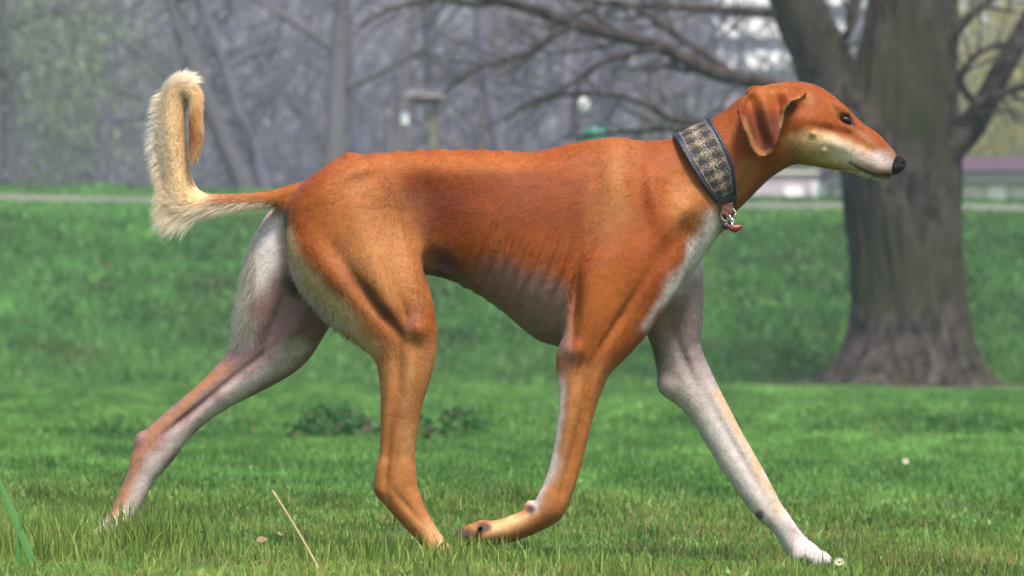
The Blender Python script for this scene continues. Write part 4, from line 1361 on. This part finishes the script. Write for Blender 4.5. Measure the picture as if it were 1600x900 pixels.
def strands(name, roots, dirs, lens, cols, parent, nrm, npt=5, rad=.00025, bend=None, seed=1, mat=None):
    """hair: each strand leaves its root along dirs and bends towards `bend`"""
    n = len(roots)
    t = np.linspace(0, 1, npt)
    rng = np.random.default_rng(seed)
    b = np.zeros((n, 3)) if bend is None else bend
    pos = roots[:, None, :] + lens[:, None, None] * (dirs[:, None, :] * t[None, :, None] + b[:, None, :] * (t ** 2)[None, :, None])
    pos += (rng.normal(0, 1, (n, 1, 3)) * (t ** 2)[None, :, None]) * (lens * .10)[:, None, None]
    hc = bpy.data.hair_curves.new(name)
    hc.add_curves([npt] * n)
    hc.attributes['position'].data.foreach_set('vector', pos.astype(np.float32).ravel()) if 'position' in hc.attributes else hc.position_data.foreach_set('vector', pos.astype(np.float32).ravel())
    ra = hc.attributes.get('radius') or hc.attributes.new('radius', 'FLOAT', 'POINT')
    ra.data.foreach_set('value', np.tile(rad * (1 - .85 * t ** 1.5), n).astype(np.float32))
    ca = hc.attributes.new('coat', 'FLOAT_COLOR', 'CURVE')
    c4 = np.ones((n, 4), dtype=np.float32)
    c4[:, :3] = cols
    ca.data.foreach_set('color', c4.ravel())
    na = hc.attributes.new('lie', 'FLOAT_VECTOR', 'CURVE')
    na.data.foreach_set('vector', (nrm / (np.linalg.norm(nrm, axis=1, keepdims=True) + 1e-9)).astype(np.float32).ravel())
    o = bpy.data.objects.new(name, hc)
    COL.objects.link(o)
    hc.materials.append(mat or m_hair)
    o.parent = parent
    return o


rng = np.random.default_rng(11)
# short coat over the whole body
N_COAT = 170000
vi = rng.integers(0, len(BV), N_COAT)
fl = FLOW[vi] - (FLOW[vi] * BN[vi]).sum(axis=1, keepdims=True) * BN[vi]
fl /= np.linalg.norm(fl, axis=1, keepdims=True) + 1e-9
dr = fl + BN[vi] * .11 + rng.normal(0, .07, (N_COAT, 3))
dr /= np.linalg.norm(dr, axis=1, keepdims=True)
hair_len = np.where(LIMB[vi] == 'head', .0032, np.where(np.isin(LIMB[vi], ('tail',)), .008, .0050)) * rng.uniform(.7, 1.3, N_COAT)
hair_len[(best[vi] < 2) & (BVV[vi] > 560)] *= .7
root = BV[vi] + rng.normal(0, .0010, (N_COAT, 3)) * (1 - np.abs(BN[vi])) - BN[vi] * .0002
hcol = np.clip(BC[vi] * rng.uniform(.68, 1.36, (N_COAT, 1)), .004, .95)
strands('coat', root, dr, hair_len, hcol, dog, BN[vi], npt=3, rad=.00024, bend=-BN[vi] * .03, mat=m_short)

# feathering of the tail
tv = np.where(tl & (BU < 432))[0]
tv = rng.choice(tv, 56000)
pu, pv = BU[tv], BVV[tv]
nb = BN[tv]
outw = np.column_stack((pu - 300, 0 * pu, -(pv - 212)))
outw = outw / (np.linalg.norm(outw, axis=1, keepdims=True) + 1e-6)
wr = sstep(310, 360, pu)[:, None]
outw = outw * (1 - wr) + np.array((-.25, 0, -1.0)) * wr
facing = (nb * outw).sum(axis=1)
hook = (pu > 296) & (pv < 262)
keep = rng.uniform(0, 1, len(tv)) < np.where(hook, .5, np.interp(pu, [330, 432], [1, .25]))
tv, nb, outw, facing, pu, pv, hook = (q[keep] for q in (tv, nb, outw, facing, pu, pv, hook))
ft = FLOW[tv]
ln = np.interp(pu, [240, 300, 345, 432], [.018, .024, .021, .005]) * (.35 + .85 * np.clip(facing, 0, 1)) * rng.uniform(.6, 1.25, len(tv))
lobe = np.exp(-((pu - 285) / 30) ** 2 - ((pv - 325) / 22) ** 2)
ln *= (1 + .45 * lobe) * np.interp(pv, [118, 160, 230, 400], [.75, .8, .95, 1])
ln[hook] = .010 * rng.uniform(.6, 1.2, hook.sum())
dr = nb * .20 + outw * (.28 * np.clip(facing + .2, 0, 1) * ~hook)[:, None] + ft * .95 + rng.normal(0, .10, (len(tv), 3))
dr /= np.linalg.norm(dr, axis=1, keepdims=True)
strands('tail_feathering', BV[tv] + (lambda j: j - (j * nb).sum(axis=1, keepdims=True) * nb)(rng.normal(0, .0022, (len(tv), 3))) - nb * .0012, dr, ln, np.clip(np.where(hook[:, None], BC[tv], BC[tv] * (.75 - .65 * np.clip(facing, 0, 1))[:, None] + np.array((.97, .89, .72)) * (.25 + .65 * np.clip(facing, 0, 1))[:, None]) * rng.uniform(.85, 1.12, (len(tv), 1)), 0, .97), dog, nb * .45 + np.array((0, -.35, .6)), npt=6, rad=.00026, bend=np.array((0, 0, -.15)) + ft * .25, seed=3)

# fringe on the back of the thighs
fr = np.where((hf & (BU < 400) & (BVV > 345) & (BVV < 560) & (BN[:, 0] < -.35)) | ((hn | near) & (BU < 22 + np.interp(BVV, [385, 440, 484, 512, 548], [447, 475, 515, 548, 578])) & (BVV > 385) & (BVV < 548) & (BN[:, 0] < -.3) & (BV[:, 1] < -.03)))[0]
fr = rng.choice(fr, 9000)
efar = BV[fr, 1] > 0
edge = np.where(efar, 0, BU[fr] - np.interp(BVV[fr], [385, 440, 484, 512, 548], [447, 475, 515, 548, 578]))
wf = np.where(efar, sstep(-.35, -.8, BN[fr, 0]) * sstep(345, 385, BVV[fr]) * sstep(560, 520, BVV[fr]), sstep(22, -4, edge) * sstep(385, 420, BVV[fr]) * sstep(548, 500, BVV[fr]))
kp_ = rng.uniform(0, 1, len(fr)) < wf * .8 + .05
fr, wf = fr[kp_], wf[kp_]
dr = BN[fr] * .32 + np.array((-.22, 0, -.9)) + rng.normal(0, .13, (len(fr), 3))
dr /= np.linalg.norm(dr, axis=1, keepdims=True)
fl_ = np.where(BV[fr, 1] > 0, .021, .0095) * rng.uniform(.5, 1.2, len(fr)) * (.4 + .6 * wf)
strands('thigh_fringe', BV[fr] + rng.normal(0, .0015, (len(fr), 3)), dr, fl_, np.clip((BC[fr] * (1 - .75 * wf[:, None]) + np.array((.90, .80, .64)) * .75 * wf[:, None]) * rng.uniform(.85, 1.1, (len(fr), 1)), 0, .96), dog, BN[fr] + np.array((-.2, 0, .2)), npt=5, rad=.00034, bend=np.tile((0, 0, -.2), (len(fr), 1)), seed=5)


def ellipsoid(name, c, r, mat, parent, n=20, m=12, shape=None):
    th = np.linspace(0, np.pi, m + 1)
    ph = np.linspace(0, 2 * np.pi, n, endpoint=False)
    v = [(np.sin(t) * np.cos(p), np.sin(t) * np.sin(p), np.cos(t)) for t in th for p in ph]
    v = np.array(v)
    if shape:
        v = shape(v)
    f = [(i * n + j, (i + 1) * n + j, (i + 1) * n + (j + 1) % n, i * n + (j + 1) % n) for i in range(m) for j in range(n)]
    o = mesh_object(name, v * np.array(r) + np.array(c), np.array(f), mat, parent)
    return o


for sgn in (-1, 1):
    ellipsoid('eye', P(1321.5, 188, sgn * .0345), (.0100, .0042, .0066), m_eye, dog, 20, 12, lambda q: q * np.array((1, 1, 1)) - np.outer(q[:, 0], (0, 0, .35)))


def nose_shape(v):
    v = v.copy()
    v[:, 2] += .22 * v[:, 0] * (v[:, 0] > 0) - .25 * np.clip(-v[:, 0], 0, 1)
    for s in (-1, 1):                                 # nostrils
        d = np.exp(-(((v[:, 0] - .62) / .28) ** 2 + ((v[:, 1] - s * .62) / .25) ** 2 + ((v[:, 2] - .1) / .3) ** 2))
        v *= (1 - .28 * d)[:, None]
    v[:, 0] -= .10 * np.exp(-(v[:, 1] / .14) ** 2) * (v[:, 0] > .3)
    return v


ellipsoid('nose', P(1399, 258, 0), (.0192, .0190, .0170), m_nose, dog, 40, 28, nose_shape)


def claw(p, d):
    p, d = np.array(p), np.array(d) / np.linalg.norm(d)
    pts = np.array([p - d * .004, p + d * .002, p + d * .006 + (0, 0, -.0012), p + d * .009 + (0, 0, -.0035)])
    v, q = tubes([(pts, np.array((.0032, .0028, .0018, .0004)))], 8)
    mesh_object('claw', v, q, m_claw, dog)


for yy in (-.094, -.080, -.065, -.051):
    claw(P(714, 846, yy), (-.8, 0, -.6))
for yy in (.054, .069, .085, .100):
    claw(P(1295, 874, yy), (1, 0, -.25))
for yy in (-.100, -.085, -.070, -.055):
    claw(P(720, 870, yy), (1, 0, -.3))
for yy in (.053, .067, .082, .097):
    claw(P(150, 835, yy), (-.4, 0, -1))
# ------------------------------------------------------------------ the collar
m_weave, nt, out = new_mat('collar_brocade')
at = node(nt, 'ShaderNodeAttribute', attribute_name='weave')
sx = node(nt, 'ShaderNodeSeparateXYZ')
L = nt.links.new
L(at.outputs['Vector'], sx.inputs[0])


def mth(op, a, b=None, nt=nt):
    n = node(nt, 'ShaderNodeMath', operation=op)
    for i, q in enumerate((a, b)):
        if q is None:
            continue
        if isinstance(q, (int, float)):
            n.inputs[i].default_value = q
        else:
            nt.links.new(q, n.inputs[i])
    return n.outputs[0]


TAU = 2 * math.pi
nzw = node(nt, 'ShaderNodeTexNoise', Scale=1.7, Detail=3.0)
L(at.outputs['Vector'], nzw.inputs['Vector'])
wob_ = mth('MULTIPLY', mth('SUBTRACT', nzw.outputs['Fac'], .5), 2.6)
A_, B_ = mth('ADD', mth('MULTIPLY', sx.outputs[0], TAU), wob_), mth('ADD', mth('MULTIPLY', sx.outputs[1], TAU * .5), wob_)
dia = mth('ADD', mth('COSINE', A_), mth('COSINE', mth('ADD', B_, 0.0)))      # soft lozenges
vor = node(nt, 'ShaderNodeTexVoronoi', feature='DISTANCE_TO_EDGE', Scale=6.0)
L(at.outputs['Vector'], vor.inputs['Vector'])
vo2 = node(nt, 'ShaderNodeTexNoise', Scale=7.0, Detail=4.0, Roughness=.7)
L(at.outputs['Vector'], vo2.inputs['Vector'])
lace = mth('MINIMUM', mth('MULTIPLY', vor.outputs['Distance'], 5.5), 1.0)
fac = mth('ADD', mth('ADD', mth('MULTIPLY', dia, .17), mth('MULTIPLY', lace, .75)), mth('MULTIPLY', mth('SUBTRACT', vo2.outputs['Fac'], .5), 1.5))
rp = node(nt, 'ShaderNodeValToRGB')
rp.color_ramp.elements[0].position, rp.color_ramp.elements[0].color = .46, (.006, .005, .010, 1)
rp.color_ramp.elements[1].position, rp.color_ramp.elements[1].color = 1.0, (.36, .285, .185, 1)
L(fac, rp.inputs[0])
pb = node(nt, 'ShaderNodeBsdfPrincipled', Roughness=.75)
bp = node(nt, 'ShaderNodeBump', Strength=.5, Distance=.001)
L(fac, bp.inputs['Height']); L(bp.outputs[0], pb.inputs['Normal'])
L(rp.outputs[0], pb.inputs['Base Color']); L(pb.outputs[0], out.inputs['Surface'])
m_navy = simple_mat('collar_navy_leather', (.012, .011, .028), .45, noise=.3, scale=300, bump=.2)
m_black = simple_mat('collar_black_strap', (.012, .010, .014), .5, noise=.3, scale=300)
m_thread = simple_mat('collar_thread', (.20, .19, .21), .6)
m_steel = simple_mat('collar_steel', (.62, .62, .62), .22, metal=1.0)
m_leather = simple_mat('collar_brown_leather', (.10, .028, .012), .5, noise=.4, scale=200, bump=.3)
m_red = simple_mat('collar_red_tag', (.15, .008, .012), .45, noise=.2, scale=90)

cb = P(1092, 270, 0)
collar = empty('collar', tuple(cb), 'wide dark blue and gold brocade collar with hanging ring around the neck', 'collar')
LEFT = np.array([(1055, 213), (1068, 240), (1082, 265), (1096, 288), (1110, 306), (1126, 325)], float)
RIGHT = np.array([(1106, 187), (1121, 216), (1133, 240), (1142, 263), (1145, 288), (1147, 320)], float)
fr_k = np.linspace(0, 1, 6)


def collar_pt(th, t, lift):
    f = (1 - math.cos(th)) / 2
    a = np.array([np.interp(f, fr_k, LEFT[:, i]) for i in (0, 1)])
    b = np.array([np.interp(f, fr_k, RIGHT[:, i]) for i in (0, 1)])
    u, v = a + (b - a) * t
    s = np.interp(u - .32 * (v - 250), [1040, 1085, 1125, 1160], [.0680, .0650, .0590, .0530])
    ctr = np.interp(t, [0, 1], [0, 1])
    w = (s + .0012 + lift) * abs(math.sin(th)) ** .72 * (1 if math.sin(th) >= 0 else -1)
    # push outward in the side view too
    c0 = np.array([np.interp(.5, fr_k, LEFT[:, i]) for i in (0, 1)]) * (1 - ctr) + np.array([np.interp(.5, fr_k, RIGHT[:, i]) for i in (0, 1)]) * ctr
    d = np.array((u, v)) - c0
    d = d / (np.linalg.norm(d) + 1e-6) * (lift / PXM) * abs(math.cos(th))
    p = P(u + d[0], v + d[1], 0)
    return np.array((p[0], -w, p[2]))


NT, NW = 96, 14
vs, wv = [], []
for lay, lift in ((0, .0034), (1, .0008)):
    for i in range(NT):
        for j in range(NW + 1):
            vs.append(collar_pt(TAU * i / NT, j / NW, lift))
            wv.append((i / NT * 21.0, j / NW * 4.0, 0))
n1 = NT * (NW + 1)
fs = []
for i in range(NT):
    i2 = (i + 1) % NT
    for j in range(NW):
        a, b, c, d = i * (NW + 1) + j, i2 * (NW + 1) + j, i2 * (NW + 1) + j + 1, i * (NW + 1) + j + 1
        fs.append((a, b, c, d))
        fs.append((n1 + d, n1 + c, n1 + b, n1 + a))
    for j in (0, NW):
        fs.append((i * (NW + 1) + j, i2 * (NW + 1) + j, n1 + i2 * (NW + 1) + j, n1 + i * (NW + 1) + j))
band = mesh_object('fabric_band', vs, fs, m_weave, collar)
wa = band.data.attributes.new('weave', 'FLOAT_VECTOR', 'POINT')
wa.data.foreach_set('vector', np.array(wv, dtype=np.float32).ravel())
for t in (0.0, 1.0):                                  # padded edges
    pts = np.array([collar_pt(TAU * i / 96, t, .0026) for i in range(97)])
    v, q = tubes([(pts, np.full(97, .0033))], 8)
    mesh_object('edge_piping', v, q, m_navy, collar)
for t0, t1 in ((.02, .10), (.90, .98)):                # leather strip inside the piping
    v = [collar_pt(TAU * i / 96, t, .0041) for i in range(96) for t in (t0, t1)]
    f = [(2 * i, 2 * i + 1, (2 * i + 3) % 192, (2 * i + 2) % 192) for i in range(96)]
    mesh_object('edge_strip', v, f, m_navy, collar)
sv, sf = [], []
for t in (.12, .88):                                   # rows of stitches
    for i in range(110):
        a = collar_pt(TAU * i / 110, t, .0044)
        b = collar_pt(TAU * (i + .42) / 110, t, .0044)
        c = collar_pt(TAU * i / 110, t + .025, .0044)
        d = collar_pt(TAU * (i + .42) / 110, t + .025, .0044)
        k = len(sv)
        sv += [a, b, d, c]
        sf.append((k, k + 1, k + 2, k + 3))
st = mesh_object('stitching', sv, sf, m_thread, collar)
# black tightening strap under the throat, leather keeper, ring, links, red tag
v = [collar_pt(math.pi + a, t, l) for l in (.0046, .0075) for a in np.linspace(-.75, .75, 17) for t in (-.03, 1.03)]
f = [(2 * i + o, 2 * i + 1 + o, 2 * i + 3 + o, 2 * i + 2 + o) for o in (0, 34) for i in range(16)] + [(2 * i + e, 2 * i + 2 + e, 2 * i + 36 + e, 2 * i + 34 + e) for e in (0, 1) for i in range(16)]
mesh_object('throat_strap', v, f, m_black, collar)


def ring_mesh(c, r, tr, nrm, sx_=1.0, n=28):
    nrm = np.array(nrm, float) / np.linalg.norm(nrm)
    a = np.cross(nrm, (0, 0, 1)); a /= np.linalg.norm(a)
    b = np.cross(nrm, a)
    th = np.linspace(0, TAU, n + 1)
    pts = np.array([np.array(c) + r * (math.cos(t) * a * sx_ + math.sin(t) * b) for t in th])
    return tubes([(pts, np.full(n + 1, tr))], 8)


v = []
for dy in (-.046, -.016):
    for (du, dv) in ((-9, -8), (10, -12), (11, 2), (3, 10), (-7, 6)):
        p = P(1135 + du, 328 + dv, dy)
        v.append((p[0], dy, p[2]))
mesh_object('leather_keeper', v, [(0, 1, 2, 3, 4), (9, 8, 7, 6, 5)] + [(i, i + 5, (i + 1) % 5 + 5, (i + 1) % 5) for i in range(5)], m_leather, collar, smooth=False)
v, q = ring_mesh(P(1138, 335, -.040), .0125, .0019, (.25, 1, .1))
mesh_object('ring', v, q, m_steel, collar)
for i, (u, vv_) in enumerate(((1139, 341), (1141, 347), (1142, 353))):
    v, q = ring_mesh(P(u, vv_, -.042), .0056, .0018, ((1, .5, .2), (.3, 1, .1), (1, .4, 0))[i])
    mesh_object('chain_link', v, q, m_steel, collar)


def tag_shape(v):
    v = v.copy()
    v[:, 2] += .35 * v[:, 0] ** 2
    v[:, 0] *= 1 + .3 * v[:, 2]
    return v


ellipsoid('red_tag', P(1148, 357, -.042), (.0125, .0055, .0070), m_red, collar, 20, 12, tag_shape)
ellipsoid('dark_clasp', P(1134, 353, -.040), (.0065, .005, .0065), m_black, collar, 14, 8)
# ------------------------------------------------------------------ small things in the grass
m_straw = simple_mat('dry_straw', (.30, .23, .10), .6, noise=.3, scale=40)
m_lush = simple_mat('lush_blade', (.040, .145, .024), .5)
m_petal = simple_mat('daisy_petal', (.42, .41, .37), .7)
m_gold = simple_mat('daisy_centre', (.55, .36, .03), .7)
m_stem = simple_mat('daisy_stem', (.06, .16, .03), .6)
m_dead = simple_mat('dead_leaf', (.17, .11, .06), .7, noise=.4, scale=60, bump=.3)


def on_ground(u, d):
    x = (u - 800) / F_PX * d
    return np.array((x, d - DIST, float(ground_z(x, d - DIST))))


# dry stalk leaning in front of the dog
b, t = P(512, 915, -.84), P(430, 774, -.80)
pts = np.array([b + (t - b) * k + np.array((0, 0, .004 * math.sin(3 * k))) for k in np.linspace(-.12, 1, 9)])
v, q = tubes([(pts, np.linspace(.0022, .0015, 9))], 8)
stalk = empty('dry_stalk', tuple(pts[0]), 'straw coloured dry grass stalk leaning in front of the hind legs', 'stalk')
mesh_object('stem', v, q, m_straw, stalk)
hp = np.array([t + (t - b) / np.linalg.norm(t - b) * k for k in (-.006, -.002, .004, .010)])
v, q = tubes([(hp, np.array((.0015, .0026, .0022, .0006)))], 8)
mesh_object('seed_head', v, q, m_straw, stalk)

# broad green blades in the lower corner
for rows, wd, lab in ((((70, 925), (52, 880), (25, 815), (0, 755), (-15, 720)), .013, 'tall broad green grass blade arching in the lower left corner'), (((20, 930), (28, 880), (30, 840), (36, 800)), .010, 'shorter green grass blade beside the tall arching one')):
    c = catmull(np.array(rows, float), 5)
    pts = np.array([P(u, v, -.95) for u, v in c])
    n = len(pts)
    w = wd * np.sin(np.linspace(.7, 3.05, n))
    side = np.array((.9, .35, .1))
    vs = np.concatenate([np.array((p - side * k / 2, p + np.array((0, -.0015, 0)), p + side * k / 2)) for p, k in zip(pts, w)])
    fs = [(3 * i + j, 3 * i + j + 1, 3 * i + j + 4, 3 * i + j + 3) for i in range(n - 1) for j in (0, 1)]
    o = mesh_object('grass_blade', vs, fs, m_lush)
    tag(o, lab, 'grass blade', 'broad blades in the corner')


def daisy(u, d, h, r, label):
    p = on_ground(u, d)
    e = empty('daisy', tuple(p), label, 'daisy', 'daisies in the lawn')
    c = p + np.array((0, 0, h))
    v, q = tubes([(np.array([p + (c - p) * k for k in (-.1, .3, .7, 1)]), np.full(4, r * .08))], 6)
    mesh_object('stem', v, q, m_stem, e)
    for k in range(13):
        a = 2 * math.pi * k / 13
        da, sa = np.array((math.cos(a), -.35 + math.sin(a) * .3, math.sin(a) * .8)), np.array((-math.sin(a), 0, math.cos(a))) * r * .2
        mesh_object('petal', [c + da * r * .25 - sa * .6, c + da * r * .25 + sa * .6, c + da * r * .8 + sa, c + da * r, c + da * r * .8 - sa], [(0, 1, 2, 3, 4)], m_petal, e)
    v, q = tubes([(np.array([c + (0, -k * 1.6, k * .2) for k in (-.1 * r, .05 * r, .2 * r, .28 * r)]), np.array((.1, .3, .26, .05)) * r)], 10)
    mesh_object('flower_centre', v, q, m_gold, e)


daisy(1415, 14.2, .040, .011, 'white daisy standing alone in the lawn below the big tree')
daisy(1311, 8.02, .012, .009, 'small white daisy touching the toes of the reaching front paw')

# fallen leaves
for u, d, sz, an, lab in ((410, 7.62, .022, .4, 'curled pale brown dead leaf below the dry stalk'), (438, 7.9, .014, 1.2, 'small brown dead leaf behind the dry stalk'), (1100, 7.5, .013, 2.0, 'tiny brown dead leaf in front of the reaching foreleg')):
    p = on_ground(u, d) + np.array((0, 0, .028))
    vs, fs = [], []
    for i in range(9):
        t = i / 8
        w = sz * .42 * math.sin(math.pi * min(1, t * 1.02) ** .8)
        ax = np.array((math.cos(an), math.sin(an) * .4, .25 * math.sin(t * 2.5)))
        sd = np.array((-math.sin(an) * .6, math.cos(an), .5))
        for s in (-1, 0, 1):
            vs.append(p + ax * sz * (t - .5) + sd * w * s + np.array((0, 0, .3 * w * abs(s))))
    fs = [(3 * i + j, 3 * i + j + 1, 3 * i + j + 4, 3 * i + j + 3) for i in range(8) for j in (0, 1)]
    o = mesh_object('dead_leaf', vs, fs, m_dead)
    tag(o, lab, 'leaf', 'dead leaves in the grass')

# low weeds with broad leaves in the lawn behind the dog
rg = np.random.default_rng(55)
vs, fs, cs = [], [], []
for k in range(900):
    a = rg.choice(4, p=(.30, .34, .24, .12))
    u = rg.normal((505, 545, 715, 640)[a], (26, 32, 26, 40)[a])
    d = rg.normal(19.2, .55)
    p = on_ground(u, d) + np.array((0, 0, rg.uniform(.02, .13) * (1 - .5 * min(1, abs(u - (505, 545, 715, 640)[a]) / 45))))
    s = rg.uniform(.010, .024)
    A = rg.normal(0, 1, 3); A[2] *= .4; A /= np.linalg.norm(A)
    B = np.cross(A, rg.normal(0, 1, 3)); B /= np.linalg.norm(B)
    i = len(vs)
    vs += [p - A * s, p + B * s * .6, p + A * s * 1.2, p - B * s * .6]
    fs.append((i, i + 1, i + 2, i + 3))
    c = np.array((.026, .095, .020)) if rg.uniform() < .85 else np.array((.10, .06, .045))
    cs += [c * rg.uniform(.6, 1.5)] * 4
o = mesh_object('weeds', vs, fs, m_grass, smooth=False)
colour_attr(o, 'tint', np.clip(np.array(cs), 0, 1))
o['kind'] = 'stuff'
tag(o, 'dark low weeds with reddish leaves in the lawn behind the hind legs', 'weeds')
# ------------------------------------------------------------------ haze
m_haze, nt, out = new_mat('haze')
pvn = node(nt, 'ShaderNodeVolumePrincipled')
pvn.inputs['Color'].default_value = (.76, .82, .98, 1)
pvn.inputs['Density'].default_value = .0010
pvn.inputs['Anisotropy'].default_value = .2
nt.links.new(pvn.outputs[0], out.inputs['Volume'])
hz = box_mesh('haze', (-420, -30, -1.6), (420, 420, 33), m_haze, None)
hz['kind'] = 'stuff'
tag(hz, 'bluish spring haze in the air over the park', 'haze')
